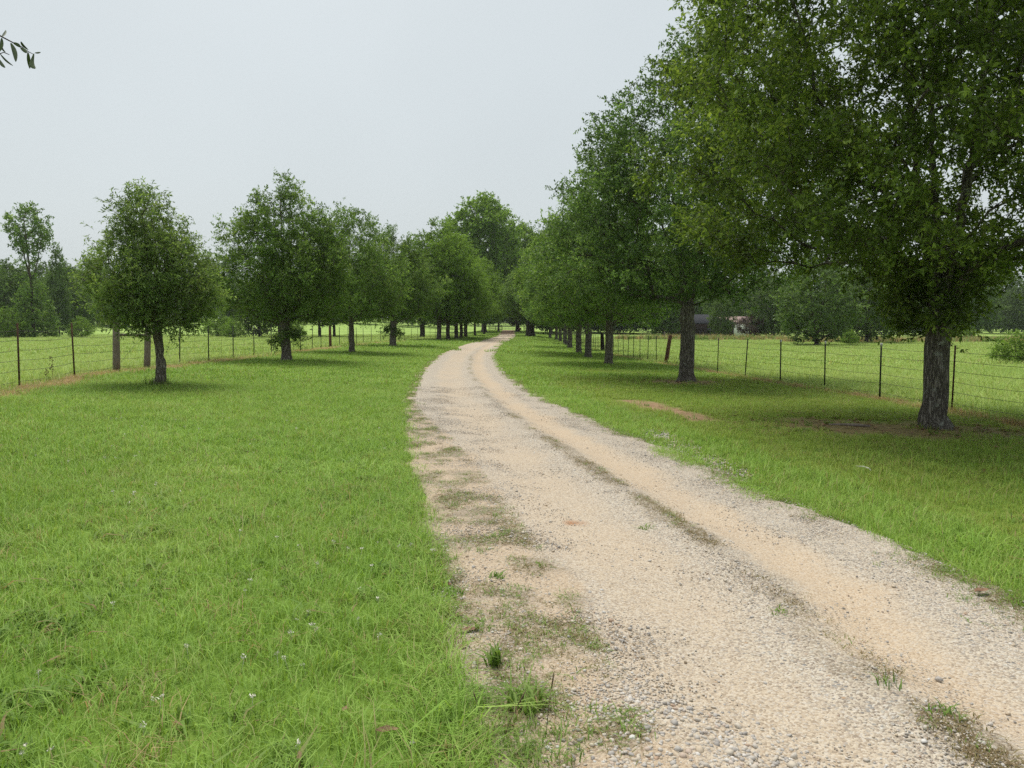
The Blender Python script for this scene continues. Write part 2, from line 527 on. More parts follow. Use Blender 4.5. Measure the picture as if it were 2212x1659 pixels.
def road_material():
    m, nt, out = mat_new('gravel_road')
    b = NB(nt)
    p = b.pos()
    t = b.attr('across')
    y = b.n('ShaderNodeSeparateXYZ'); b.l(p, y.inputs[0]); yy = y.outputs[1]
    wob = b.noise(0.9, 3.0, 0.6, p)
    wob2 = b.noise(5.0, 3.0, 0.65, p)
    ts = b.math('ADD', t, b.math('ADD', b.math('MULTIPLY', b.math('SUBTRACT', wob, 0.5), 0.12), b.math('MULTIPLY', b.math('SUBTRACT', wob2, 0.5), 0.06)))
    # stones of two sizes
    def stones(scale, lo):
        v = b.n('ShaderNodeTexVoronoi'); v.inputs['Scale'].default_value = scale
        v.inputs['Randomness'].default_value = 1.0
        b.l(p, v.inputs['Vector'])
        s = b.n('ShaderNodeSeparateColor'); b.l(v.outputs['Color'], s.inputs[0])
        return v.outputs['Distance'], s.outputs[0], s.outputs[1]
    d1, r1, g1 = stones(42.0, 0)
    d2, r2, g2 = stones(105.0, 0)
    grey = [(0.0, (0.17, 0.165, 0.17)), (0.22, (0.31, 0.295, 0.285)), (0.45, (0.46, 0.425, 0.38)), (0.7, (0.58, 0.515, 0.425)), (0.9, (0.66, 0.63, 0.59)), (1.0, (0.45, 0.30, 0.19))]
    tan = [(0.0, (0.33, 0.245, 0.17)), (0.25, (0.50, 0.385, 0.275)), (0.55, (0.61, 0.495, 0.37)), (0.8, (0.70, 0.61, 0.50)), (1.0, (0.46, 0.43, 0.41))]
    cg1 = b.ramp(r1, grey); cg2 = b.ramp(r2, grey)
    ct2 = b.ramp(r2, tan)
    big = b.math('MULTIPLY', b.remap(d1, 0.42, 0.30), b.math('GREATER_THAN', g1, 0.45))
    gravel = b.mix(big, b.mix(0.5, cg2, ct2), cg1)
    sandn = b.noise(24.0, 5.0, 0.75, p)
    sand = b.ramp(sandn, [(0.3, (0.47, 0.365, 0.265)), (0.7, (0.62, 0.50, 0.375))])
    track = b.mix(0.45, ct2, sand)
    # wheel tracks of packed sand
    def band(c, w, soft): 
        return b.remap(b.math('ABSOLUTE', b.math('SUBTRACT', ts, c)), w + soft, w)
    tr = b.math('MAXIMUM', b.math('MULTIPLY', band(0.36, 0.07, 0.11), 0.75), band(0.70, 0.045, 0.075))
    tr = b.math('MULTIPLY', tr, b.remap(b.noise(0.5, 3.0, 0.6, p), 0.30, 0.60, 0.45, 1.0))
    c = b.mix(tr, gravel, track)
    orange = b.mix(0.4, ct2, (0.57, 0.42, 0.285))
    c = b.mix(b.math('MULTIPLY', band(0.69, 0.02, 0.06), b.remap(b.noise(0.7, 2.0, 0.5, p), 0.35, 0.6, 0.15, 0.65)), c, orange)
    # farther on the track is sandier
    c = b.mix(b.math('MULTIPLY', b.remap(yy, 35.0, 70.0), b.math('MULTIPLY', b.remap(b.noise(0.3, 3.0, 0.6, p), 0.35, 0.6), 0.7)), c, sand)
    c = b.mix(b.remap(yy, 145.0, 160.0), c, (0.26, 0.175, 0.12))
    # sandy shoulder with dead turf
    shw = b.remap(yy, 9.0, 17.0, 0.23, 0.06)
    sh = b.remap(b.math('SUBTRACT', shw, ts), -0.015, 0.03)
    sn = b.math('ADD', b.math('MULTIPLY', b.noise(4.2, 4.0, 0.7, p), 0.62), b.math('MULTIPLY', b.noise(38.0, 3.0, 0.7, p), 0.38))
    sho = b.mix(b.math('MULTIPLY', b.attr('turf'), b.remap(sn, 0.36, 0.56, 0.2, 1.0)), b.mix(0.45, (0.56, 0.40, 0.25), gravel), b.mix(0.42, (0.23, 0.165, 0.10), gravel))
    c = b.mix(b.math('MULTIPLY', sh, 0.80), c, sho)
    # dark trash of dead weeds on the middle ridge
    mn = b.noise(1.7, 4.0, 0.7, p)
    fib = b.remap(b.noise(55.0, 3.0, 0.75, p), 0.40, 0.60, 0.15, 1.0)
    mid = b.math('MULTIPLY', b.math('MULTIPLY', band(0.588, 0.014, 0.026), b.attr('ridge')), fib)
    c = b.mix(b.math('MULTIPLY', mid, 0.85), c, b.mix(0.25, (0.17, 0.125, 0.07), gravel))
    # right edge trash
    re = b.math('MULTIPLY', b.math('MULTIPLY', b.remap(ts, 0.91, 0.98), b.attr('rim')), b.remap(b.noise(50.0, 3.0, 0.75, p), 0.40, 0.60, 0.15, 1.0))
    c = b.mix(b.math('MULTIPLY', re, 0.8), c, (0.19, 0.13, 0.075))
    c = b.mix(1.0, c, (0.89, 0.89, 0.86), 'MULTIPLY')
    c = b.mix(b.attr('clay'), c, (0.36, 0.18, 0.09))
    h = b.math('ADD', b.math('MULTIPLY', big, 0.6), b.math('SUBTRACT', 1.0, b.math('MULTIPLY', d2, 0.9)))
    h = b.math('MULTIPLY', h, b.math('SUBTRACT', 1.0, b.math('MULTIPLY', tr, 0.6)))
    nm = b.bump(h, 0.55, 0.012)
    b.l(b.principled(c, 0.92, 0.12, nm), out.inputs[0])
    return m
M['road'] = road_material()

def stone_material():
    m, nt, out = mat_new('gravel_stone')
    b = NB(nt)
    r = b.n('ShaderNodeObjectInfo').outputs['Random']
    c = b.ramp(r, [(0.0, (0.36, 0.335, 0.32)), (0.15, (0.50, 0.475, 0.45)), (0.38, (0.62, 0.56, 0.49)), (0.6, (0.66, 0.58, 0.47)), (0.78, (0.60, 0.47, 0.33)), (0.9, (0.76, 0.75, 0.73)), (1.0, (0.50, 0.33, 0.22))])
    n = b.noise(60.0, 3.0, 0.6, b.pos())
    c = b.mix(b.math('MULTIPLY', n, 0.35), c, (0.45, 0.40, 0.34))
    c = b.mix(1.0, c, (0.88, 0.87, 0.85), 'MULTIPLY')
    b.l(b.principled(c, 0.75, 0.3), out.inputs[0])
    return m
M['stone'] = stone_material()
M['steel_dark'] = plain_material('steel_dark', (0.012, 0.016, 0.013), (0.035, 0.036, 0.030), 14, 0.6, 0.3)
M['steel_rust'] = plain_material('steel_rust', (0.040, 0.020, 0.014), (0.105, 0.050, 0.030), 14, 0.8, 0.2)
M['tip_white'] = plain_material('tip_white', (0.42, 0.42, 0.40), (0.62, 0.62, 0.60), 20, 0.6, 0.3)
M['wire'] = plain_material('wire', (0.030, 0.026, 0.022), (0.060, 0.046, 0.036), 20, 0.6, 0.4)
M['wood_grey'] = plain_material('wood_grey', (0.13, 0.105, 0.085), (0.26, 0.22, 0.19), 10, 0.9, 0.1, (6, 6, 0.7), 0.6)
M['wood_red'] = plain_material('wood_red', (0.075, 0.040, 0.030), (0.16, 0.085, 0.060), 10, 0.9, 0.1, (6, 6, 0.7), 0.6)
M['wood_dark'] = plain_material('wood_dark', (0.018, 0.014, 0.012), (0.045, 0.036, 0.030), 10, 0.9, 0.1, (6, 6, 0.7), 0.5)
M['gate_metal'] = plain_material('gate_metal', (0.05, 0.055, 0.04), (0.09, 0.095, 0.07), 10, 0.6, 0.4)
M['brown_wall'] = plain_material('brown_wall', (0.030, 0.022, 0.019), (0.050, 0.037, 0.031), 4, 0.9, 0.1, (1, 1, 6))
M['roof_grey'] = plain_material('roof_grey', (0.028, 0.029, 0.033), (0.05, 0.052, 0.058), 5, 0.9, 0.1)
M['white_wall'] = plain_material('white_wall', (0.66, 0.66, 0.62), (0.76, 0.76, 0.72), 2, 0.8, 0.2)
M['roof_pink'] = plain_material('roof_pink', (0.42, 0.29, 0.26), (0.52, 0.38, 0.34), 3, 0.8, 0.2)
M['window_dark'] = plain_material('window_dark', (0.012, 0.014, 0.016), (0.03, 0.033, 0.036), 2, 0.15, 0.5)
M['leaf_brown'] = plain_material('leaf_brown', (0.15, 0.085, 0.050), (0.30, 0.18, 0.11), 25, 0.7, 0.2)
M['leaf_over'] = plain_material('leaf_over', (0.030, 0.050, 0.012), (0.075, 0.110, 0.028), 30, 0.45, 0.35)
M['bleached'] = plain_material('bleached', (0.50, 0.47, 0.42), (0.68, 0.65, 0.60), 20, 0.8, 0.2)
M['flower'] = plain_material('flower', (0.62, 0.58, 0.46), (0.78, 0.76, 0.68), 60, 0.8, 0.2)
M['mail_red'] = plain_material('mail_red', (0.055, 0.018, 0.014), (0.095, 0.035, 0.026), 6, 0.7, 0.3)

# ------------------------------------------------------------------ ground sheet
def axis(lo, hi, step0, growth, centre=0.0):
    out = [centre]
    s, v = step0, centre
    while v < hi:
        v += s; out.append(v); s *= growth
    s, v = step0, centre
    left = []
    while v > lo:
        v -= s; left.append(v); s *= growth
    return np.array(left[::-1] + out)
gx = axis(-700, 700, 0.22, 1.022, 1.0)
gy = axis(-60, 1100, 0.22, 1.018, 12.0)
X, Y = np.meshgrid(gx, gy)
Z = terrain(X, Y)
inside = (road_t(X, Y) > 0.04) & (road_t(X, Y) < 0.96) & (Y < ROAD_END) & (Y > -8)
Z = Z - 0.06 * inside
nx, ny = len(gx), len(gy)
idx = np.arange(nx * ny).reshape(ny, nx)
Fq = np.stack([idx[:-1, :-1], idx[:-1, 1:], idx[1:, 1:], idx[1:, :-1]], -1).reshape(-1, 4)
Vg = np.stack([X, Y, Z], -1).reshape(-1, 3)
xf, yf = X.ravel(), Y.ravel()
g = obj('ground', new_mesh('ground', Vg, Fq, M['ground'], True,
        dict(pasture=z_pasture(xf, yf), dirt=z_dirt(xf, yf), thin=z_thin(xf, yf), dead=z_dead(xf, yf))))
tag(g, 'grassy ground of mown verges and open pasture', 'ground', kind='structure')

# ------------------------------------------------------------------ gravel road
ry = [-5.0]
while ry[-1] < ROAD_END:
    ry.append(ry[-1] + 0.05 + 0.011 * max(0.0, ry[-1]))
ry = np.array(ry)
NC = 48
tt = np.linspace(0, 1, NC)
tt = 0.5 - 0.5 * np.cos(tt * pi) * 0.35 - 0.65 * (0.5 - tt)
tt = (tt - tt[0]) / (tt[-1] - tt[0])
l, r = road_L(ry), road_R(ry)
amp = np.clip(1.2 - ry / 90.0, 0.35, 1.2)
l = l + amp * (0.30 * (fnoise(ry, ry * 0, 1.1, 31, 2) - 0.5) + 0.16 * (fnoise(ry, ry * 0, 5.0, 32, 3) - 0.5))
r = r + amp * (0.30 * (fnoise(ry, ry * 0, 1.0, 33, 2) - 0.5) + 0.20 * (fnoise(ry, ry * 0, 4.0, 34, 3) - 0.5))
T, YY = np.meshgrid(tt, ry)
XX = l[:, None] * (1 - T) + r[:, None] * T
ZZ = terrain(XX, YY) + 0.030 + 0.0005 * np.clip(YY, 0, None)
prof = 0.030 * np.exp(-((T - 0.59) / 0.05) ** 2) - 0.028 * np.exp(-((T - 0.70) / 0.06) ** 2) - 0.024 * np.exp(-((T - 0.38) / 0.09) ** 2)
ZZ = ZZ + prof + 0.014 * (fnoise(XX, YY, 2.5, 35, 3) - 0.5) - 0.04 * ((T < 0.001) | (T > 0.999))
cl = ground_at(1240, 1131)
clay = (1 - sstep(0.5, 1.0, np.hypot((XX - cl[0]) / 0.09, (YY - cl[1]) / 0.07) + 0.5 * (fnoise(XX, YY, 12, 36, 2) - 0.5)))
ca2 = (1 - sstep(0.4, 1.0, np.hypot((XX - cl[0] - 0.45) / 0.035, (YY - cl[1] + 0.05) / 0.03)))
idr = np.arange(NC * len(ry)).reshape(len(ry), NC)
Fr = np.stack([idr[:-1, :-1], idr[:-1, 1:], idr[1:, 1:], idr[1:, :-1]], -1).reshape(-1, 4)
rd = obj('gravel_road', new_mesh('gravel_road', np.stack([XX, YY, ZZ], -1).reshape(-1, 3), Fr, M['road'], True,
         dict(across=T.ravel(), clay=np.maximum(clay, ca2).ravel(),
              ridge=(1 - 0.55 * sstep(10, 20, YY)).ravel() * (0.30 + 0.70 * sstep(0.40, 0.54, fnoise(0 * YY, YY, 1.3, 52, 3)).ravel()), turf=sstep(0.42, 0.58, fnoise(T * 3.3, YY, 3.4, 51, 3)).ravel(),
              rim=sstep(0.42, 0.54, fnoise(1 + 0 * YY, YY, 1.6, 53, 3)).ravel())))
tag(rd, 'pale gravel farm road winding between the tree rows', 'road', kind='structure')
def road_z(x, y):
    t = road_t(x, y)
    return terrain(x, y) + 0.030 + 0.0005 * np.clip(y, 0, None) + 0.030 * np.exp(-((t - 0.59) / 0.05) ** 2) - 0.028 * np.exp(-((t - 0.70) / 0.06) ** 2) - 0.024 * np.exp(-((t - 0.38) / 0.09) ** 2)

# ------------------------------------------------------------------ scattering
def scatter(name, P, rot, scl, pick, protos, label, cat):
    """stuff: copies of small clumps standing on points (geometry nodes)"""
    pc = bpy.data.collections.new(name + '_clumps')
    for i, me in enumerate(protos):
        o = bpy.data.objects.new('%s_clump_%02d' % (name, i), me)
        pc.objects.link(o)
    me = bpy.data.meshes.new(name)
    me.vertices.add(len(P)); me.vertices.foreach_set('co', np.ascontiguousarray(P, np.float32).ravel())
    a = me.attributes.new('rot', 'FLOAT_VECTOR', 'POINT'); a.data.foreach_set('vector', np.ascontiguousarray(rot, np.float32).ravel())
    a = me.attributes.new('scl', 'FLOAT_VECTOR', 'POINT'); a.data.foreach_set('vector', np.ascontiguousarray(scl, np.float32).ravel())
    a = me.attributes.new('pick', 'INT', 'POINT'); a.data.foreach_set('value', np.ascontiguousarray(pick, np.int32))
    o = obj(name, me)
    ng = bpy.data.node_groups.new(name + '_nodes', 'GeometryNodeTree')
    ng.interface.new_socket('Geometry', in_out='INPUT', socket_type='NodeSocketGeometry')
    ng.interface.new_socket('Geometry', in_out='OUTPUT', socket_type='NodeSocketGeometry')
    N, L = ng.nodes, ng.links
    gi, go = N.new('NodeGroupInput'), N.new('NodeGroupOutput')
    ci = N.new('GeometryNodeCollectionInfo')
    ci.inputs['Collection'].default_value = pc
    ci.inputs['Separate Children'].default_value = True
    ci.inputs['Reset Children'].default_value = True
    ip = N.new('GeometryNodeInstanceOnPoints')
    ip.inputs['Pick Instance'].default_value = True
    def na(nm, dt):
        n = N.new('GeometryNodeInputNamedAttribute'); n.data_type = dt
        n.inputs['Name'].default_value = nm
        return n.outputs[0]
    L.new(gi.outputs[0], ip.inputs['Points'])
    L.new(ci.outputs[0], ip.inputs['Instance'])
    L.new(na('pick', 'INT'), ip.inputs['Instance Index'])
    L.new(na('rot', 'FLOAT_VECTOR'), ip.inputs['Rotation'])
    L.new(na('scl', 'FLOAT_VECTOR'), ip.inputs['Scale'])
    L.new(ip.outputs[0], go.inputs[0])
    md = o.modifiers.new('scatter', 'NODES')
    md.node_group = ng
    return tag(o, label, cat, kind='stuff')

def blades(n, radius, hmin, hmax, width, lean, r, curl=0.5, wide_tip=False):
    """a patch of n grass blades, three triangles each"""
    rad = radius * np.sqrt(r.random(n)); th = r.random(n) * 2 * pi
    base = np.stack([rad * np.cos(th), rad * np.sin(th), np.full(n, -0.006)], -1)
    h = hmin + (hmax - hmin) * r.random(n) ** 1.4
    az = r.random(n) * 2 * pi
    ld = np.stack([np.cos(az), np.sin(az), np.zeros(n)], -1)
    sd = np.stack([-np.sin(az + r.normal(0, .5, n)), np.cos(az), np.zeros(n)], -1)
    le = np.abs(r.normal(lean, lean * 0.6, n))
    w = width * (0.6 + 0.8 * r.random(n))
    mid = base + ld * (h * le * 0.35)[:, None] + np.array([0, 0, 1.0]) * (h * 0.58)[:, None]
    tip = base + ld * (h * le * (1 + curl))[:, None] + np.array([0, 0, 1.0]) * (h * np.clip(1 - 0.45 * le * curl, 0.35, 1))[:, None]
    s1, s2 = sd * (w * 0.5)[:, None], sd * (w * 0.42)[:, None]
    V = np.stack([base - s1, base + s1, mid - s2, mid + s2, tip], 1).reshape(-1, 3)
    i = (np.arange(n) * 5)[:, None]
    F = np.concatenate([i + np.array([[0, 1, 3]]), i + np.array([[0, 3, 2]]), i + np.array([[2, 3, 4]])], 0)
    return V, F, np.repeat(r.random(n), 5)
def patch_meshes(name, k, mat, **kw):
    out = []
    for i in range(k):
        V, F, rn = blades(r=np.random.default_rng(100 + i), **kw)
        out.append(new_mesh('%s_%d' % (name, i), V, F, mat, False, dict(rnd=rn)))
    return out
def jgrid(x0, x1, y0, y1, s, r):
    xs = np.arange(x0, x1, s); ys = np.arange(y0, y1, s)
    A, B = np.meshgrid(xs, ys)
    A = A.ravel() + (r.random(A.size) - 0.5) * s * 1.1
    B = B.ravel() + (r.random(B.size) - 0.5) * s * 1.1
    k = (np.abs(A) < 0.78 * B + 2.5)
    return A[k], B[k]
def put(x, y, r, smin, smax, nvar, z=None, tilt=0.08):
    n = len(x)
    P = np.stack([x, y, terrain(x, y) if z is None else z], -1)
    rot = np.stack([r.normal(0, tilt, n), r.normal(0, tilt, n), r.random(n) * 2 * pi], -1)
    s = smin + (smax - smin) * r.random(n)
    return P, rot, np.stack([s, s, s], -1), r.integers(0, nvar, n)

r_ = np.random.default_rng(21)
zones = [  # y0, y1, spacing, patch settings
    (0.8, 8.0, 0.105, dict(n=50, radius=0.105, hmin=0.03, hmax=0.105, width=0.0040, lean=0.55)),
    (8.0, 20.0, 0.19, dict(n=95, radius=0.18, hmin=0.035, hmax=0.12, width=0.0062, lean=0.55)),
    (20.0, 48.0, 0.40, dict(n=150, radius=0.38, hmin=0.035, hmax=0.115, width=0.014, lean=0.5)),
    (48.0, 235.0, 1.0, dict(n=230, radius=0.95, hmin=0.03, hmax=0.11, width=0.04, lean=0.5)),
]
for zi, (y0, y1, sp, kw) in enumerate(zones):
    x, y = jgrid(-13, 13 if y1 < 200 else 40, y0, y1, sp, r_)
    t = road_t(x, y)
    wdt = road_R(y) - road_L(y)
    dl, dr = -t * wdt, (t - 1) * wdt                 # metres outside the edges
    marg = sp * 0.35 - 0.05 + 0.22 * (fnoise(x, y, 1.6, 41, 2) - 0.62)
    keep = ((dl > marg) | (dr > marg))
    keep &= (x > fence_xL(y) - 0.1) & (x < np.where(y < 126, fence_xR(y) + 0.1, 60)) & (z_pasture(x, y) < 0.6)
    thin = np.clip(1.0 - 1.05 * z_dirt(x, y) - 0.93 * z_thin(x, y) - 0.85 * z_dead(x, y), 0, 1)
    ws_ = seg_dist(x, y, tuple(WS0[:2]), tuple(WS1[:2])) + 0.35 * (fnoise(x, y, 2.0, 46, 2) - 0.5)
    thin = thin * (1 - 0.8 * (1 - sstep(0.05, 0.28, ws_)))
    keep &= r_.random(len(x)) < thin
    x, y, dl, dr = x[keep], y[keep], dl[keep], dr[keep]
    for side in (-1, 1):
        m = (dl > dr) if side < 0 else (dl <= dr)
        # a greener band runs along the right edge of the gravel
        if side > 0:
            xs_, ys_ = x[m], y[m]
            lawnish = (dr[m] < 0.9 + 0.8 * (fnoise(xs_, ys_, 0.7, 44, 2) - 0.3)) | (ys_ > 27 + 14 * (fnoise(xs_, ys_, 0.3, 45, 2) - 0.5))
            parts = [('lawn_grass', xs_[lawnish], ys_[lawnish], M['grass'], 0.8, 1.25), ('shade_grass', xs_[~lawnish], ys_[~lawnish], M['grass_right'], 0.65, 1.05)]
        else:
            parts = [('lawn_grass', x[m], y[m], M['grass'], 0.75, 1.3)]
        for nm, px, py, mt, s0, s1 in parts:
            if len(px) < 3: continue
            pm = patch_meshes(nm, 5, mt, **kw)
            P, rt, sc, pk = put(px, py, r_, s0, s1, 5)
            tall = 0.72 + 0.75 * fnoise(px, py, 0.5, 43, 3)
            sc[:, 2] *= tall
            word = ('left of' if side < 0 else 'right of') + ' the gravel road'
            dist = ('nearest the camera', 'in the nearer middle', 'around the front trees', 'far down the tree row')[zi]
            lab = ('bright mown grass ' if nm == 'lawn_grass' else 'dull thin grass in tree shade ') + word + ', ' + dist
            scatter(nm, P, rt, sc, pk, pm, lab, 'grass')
# longer fringe hanging over the near left edge of the shoulder
ye = np.sort(1.5 + 14 * r_.random(900) ** 1.5)
xe = road_L(ye) - np.abs(r_.normal(0.05, 0.13, 900))
pm = patch_meshes('fringe', 4, M['grass'], n=22, radius=0.06, hmin=0.06, hmax=0.16, width=0.0046, lean=0.7, curl=0.6)
P, rt, sc, pk = put(xe, ye, r_, 0.6, 1.15, 4)
scatter('fringe_grass', P, rt, sc, pk, pm, 'longer bright grass fringe along the left edge of the gravel', 'grass')
# ragged edges: turf creeping out over the gravel on both sides
ye = 1.5 + 45 * r_.random(9000) ** 1.9
sd_ = r_.random(9000) < 0.45
off = np.abs(r_.normal(0, 0.20, 9000)) - 0.03
xe = np.where(sd_, road_L(ye) + off, road_R(ye) - off)
ke = fnoise(xe, ye, 1.5, 55, 3) > np.where(sd_, 0.56, 0.50) + 0.6 * np.clip(off, 0, 1)
for nm_, mt_, sel in (('edge_grass', M['grass'], ke & ~sd_), ('edge_weeds', M['weed'], ke & sd_)):
    pm = patch_meshes(nm_, 4, mt_, n=18, radius=0.065, hmin=0.015, hmax=0.065, width=0.0042, lean=0.9)
    P, rt, sc, pk = put(xe[sel], ye[sel], r_, 0.6, 1.3, 4, road_z(xe[sel], ye[sel]) - 0.01)
    scatter(nm_, P, rt, sc, pk, pm, 'ragged creeping %s the gravel' % ('turf along the right edge of' if nm_ == 'edge_grass' else 'weeds along the left edge of'), 'grass')
c_ = ground_at(1105, 1625)
xe = c_[0] + r_.normal(0, 0.15, 90); ye = c_[1] + r_.normal(0, 0.18, 90)
pm = patch_meshes('spill', 4, M['weed'], n=16, radius=0.05, hmin=0.02, hmax=0.075, width=0.0044, lean=0.9)
P, rt, sc, pk = put(xe, ye, r_, 0.6, 1.2, 4, road_z(xe, ye))
scatter('spilled_turf', P, rt, sc, pk, pm, 'sparse green turf spilling over the bottom of the gravel shoulder', 'grass')
# scattered taller blades standing out of the lawn
yw = 1.5 + 22 * r_.random(5200) ** 1.5
xw = (r_.random(5200) * 2 - 1) * (0.75 * yw + 2)
kw_ = ((road_t(xw, yw) < -0.02) | (road_t(xw, yw) > 1.04)) & (xw > fence_xL(yw) + 0.6) & (xw < fence_xR(yw) - 0.5) & (z_thin(xw, yw) < 0.3) & (fnoise(xw, yw, 0.6, 48, 2) > 0.42)
pm = patch_meshes('wisps', 4, M['grass'], n=7, radius=0.05, hmin=0.12, hmax=0.24, width=0.0046, lean=0.5, curl=0.5)
P, rt, sc, pk = put(xw[kw_], yw[kw_], r_, 0.7, 1.15, 4)
scatter('grass_wisps', P, rt, sc, pk, pm, 'taller single grass blades standing out of the mown lawn', 'grass')
# broad leaved weeds and dry straw mixed into the mown lawn
for nm_, mt_, cnt_, kw_, seed_, lab_ in (('lawn_weeds', M['weed'], 3000, dict(n=16, radius=0.07, hmin=0.03, hmax=0.075, width=0.013, lean=1.0), 71, 'darker broad leaved weeds mixed into the mown lawn'),
                                  ('lawn_straw', M['straw'], 3000, dict(n=9, radius=0.09, hmin=0.04, hmax=0.10, width=0.0036, lean=1.2), 73, 'dry straw blades mixed into the mown lawn')):
    yw = 1.5 + 20 * r_.random(cnt_) ** 1.4
    xw = (r_.random(cnt_) * 2 - 1) * (0.75 * yw + 2)
    k_ = ((road_t(xw, yw) < -0.03) | (road_t(xw, yw) > 1.04)) & (xw > fence_xL(yw) + 0.6) & (xw < fence_xR(yw) - 0.5) & (fnoise(xw, yw, 0.8, seed_, 3) > 0.50)
    pm = patch_meshes(nm_, 4, mt_, **kw_)
    P, rt, sc, pk = put(xw[k_], yw[k_], r_, 0.7, 1.3, 4)
    P[:, 2] += 0.012
    scatter(nm_, P, rt, sc, pk, pm, lab_, 'grass')
# pasture
r_ = np.random.default_rng(22)
for zi, (y0, y1, sp, kw) in enumerate([
        (4.0, 34.0, 0.42, dict(n=120, radius=0.42, hmin=0.10, hmax=0.30, width=0.011, lean=0.35)),
        (34.0, 150.0, 1.1, dict(n=330, radius=1.15, hmin=0.08, hmax=0.24, width=0.026, lean=0.4))]):
    x, y = jgrid(-130, 130, y0, y1, sp, r_)
    keep = (z_pasture(x, y) > 0.5) & (r_.random(len(x)) > 0.6 * z_dead(x, y)) & (np.abs(x) < 0.72 * y + 2)
    x, y = x[keep], y[keep]
    for side in (-1, 1):
        m = (x * side) > 0
        pm = patch_meshes('pasture', 4, M['pasture'], **kw)
        P, rt, sc, pk = put(x[m], y[m], r_, 0.7, 1.2, 4)
        scatter('pasture_grass', P, rt, sc, pk, pm,
                'yellow green pasture grass beyond the %s fence, %s' % ('left' if side < 0 else 'right', ('close behind the wires', 'out in the open field')[zi]), 'grass')
# dead straw under the fences
r_ = np.random.default_rng(23)
for side, f in ((-1, fence_xL), (1, fence_xR)):
    yy = 10 + 75 * r_.random(2600 if side < 0 else 1500) ** 1.6
    xx = f(yy) + (0.25 if side < 0 else -0.12) + r_.normal(0, 0.26 if side < 0 else 0.16, len(yy))
    pm = patch_meshes('straw', 4, M['straw'], n=34, radius=0.16, hmin=0.03, hmax=0.17, width=0.006, lean=0.9)
    P, rt, sc, pk = put(xx, yy, r_, 0.6, 1.25, 4)
    scatter('dead_grass', P, rt, sc, pk, pm, 'strip of %s dead grass under the %s fence' % (('orange tan', 'left') if side < 0 else ('pale tan', 'right')), 'grass')

# weeds on the road: shoulder, middle ridge, right edge
r_ = np.random.default_rng(24)
xs, ys, kinds = [], [], []
for _ in range(28000):
    y = 1.6 + 40 * r_.random() ** 2.2
    u = r_.random()
    if u < 0.60:
        wdt = 0.20 if y < 9 else max(0.05, 0.20 - (y - 9) * 0.02)
        t = r_.random() * wdt * 1.1
        if fnoise(t * 3.3, y, 3.4, 51, 3) < 0.42 + 0.16 * r_.random(): continue
    elif u < 0.76:
        t = 0.588 + r_.normal(0, 0.014)
        if fnoise(0.0, y, 1.3, 52, 3) < 0.42 + 0.20 * r_.random() or r_.random() < (0.1 if y < 12 else 0.65): continue
    else:
        t = 0.972 + r_.normal(0, 0.034)
        if fnoise(1.0, y, 1.6, 53, 3) < 0.40 + 0.14 * r_.random(): continue
    l_, rr_ = float(road_L(y)), float(road_R(y))
    x = l_ + t * (rr_ - l_)
    xs.append(x); ys.append(y); kinds.append(0 if r_.random() < (0.24 if u < 0.60 else (0.06 if u < 0.76 else 0.4)) else 1)
xs, ys, kinds = np.array(xs), np.array(ys), np.array(kinds)
for k, (nm, mt, lab) in enumerate((('road_weeds', M['weed'], 'small green weeds sprouting on the gravel shoulder and middle ridge'),
                                   ('dry_weeds', M['dry_weed'], 'brown dry weeds matted on the gravel shoulder and middle ridge'))):
    m = kinds == k
    pm = patch_meshes(nm, 4, mt, n=12, radius=0.055, hmin=0.010, hmax=0.042 if k == 0 else 0.022, width=0.0036, lean=1.2)
    P, rt, sc, pk = put(xs[m], ys[m], r_, 0.6, 1.3, 4, road_z(xs[m], ys[m]))
    scatter(nm, P, rt, sc, pk, pm, lab, 'weeds')

# loose gravel stones
def stone_mesh(i):
    r = np.random.default_rng(300 + i)
    ph = (1 + 5 ** 0.5) / 2
    V = np.array([(-1, ph, 0), (1, ph, 0), (-1, -ph, 0), (1, -ph, 0), (0, -1, ph), (0, 1, ph), (0, -1, -ph), (0, 1, -ph), (ph, 0, -1), (ph, 0, 1), (-ph, 0, -1), (-ph, 0, 1)], float)
    V /= np.linalg.norm(V[0])
    F = np.array([(0, 11, 5), (0, 5, 1), (0, 1, 7), (0, 7, 10), (0, 10, 11), (1, 5, 9), (5, 11, 4), (11, 10, 2), (10, 7, 6), (7, 1, 8), (3, 9, 4), (3, 4, 2), (3, 2, 6), (3, 6, 8), (3, 8, 9), (4, 9, 5), (2, 4, 11), (6, 2, 10), (8, 6, 7), (9, 8, 1)])
    V = V * (1 + 0.22 * r.normal(0, 1, (12, 1))) * np.array([1.0, 0.75 + 0.2 * r.random(), 0.5 + 0.2 * r.random()])
    return new_mesh('stone_%d' % i, V, F, M['stone'])
r_ = np.random.default_rng(25)
N0 = 230000
y = 1.4 + 19 * r_.random(N0) ** 1.9
t = r_.random(N0) * 1.04 - 0.02
clump = fnoise(t * 3.3, y, 1.5, 61, 3)
dens = 0.25 + 0.35 * (t < 0.2) + 0.75 * np.exp(-((t - 0.24) / 0.10) ** 2) + 0.75 * sstep(0.76, 0.90, t) + 0.3 * np.exp(-((t - 0.56) / 0.04) ** 2)
dens *= 1 - 0.75 * np.exp(-((t - 0.70) / 0.05) ** 2) - 0.25 * np.exp(-((t - 0.40) / 0.08) ** 2)
dens *= 0.35 + 1.3 * sstep(0.40, 0.62, clump)
k = r_.random(N0) < dens * 0.8
y, t = y[k], t[k]
l_, rr_ = road_L(y), road_R(y)
x = l_ + t * (rr_ - l_)
k = np.abs(x) < 0.78 * y + 1
x, y = x[k], y[k]
sz = 0.0030 + 0.0058 * r_.random(len(x)) ** 2.2 + 0.009 * (r_.random(len(x)) > 0.985)
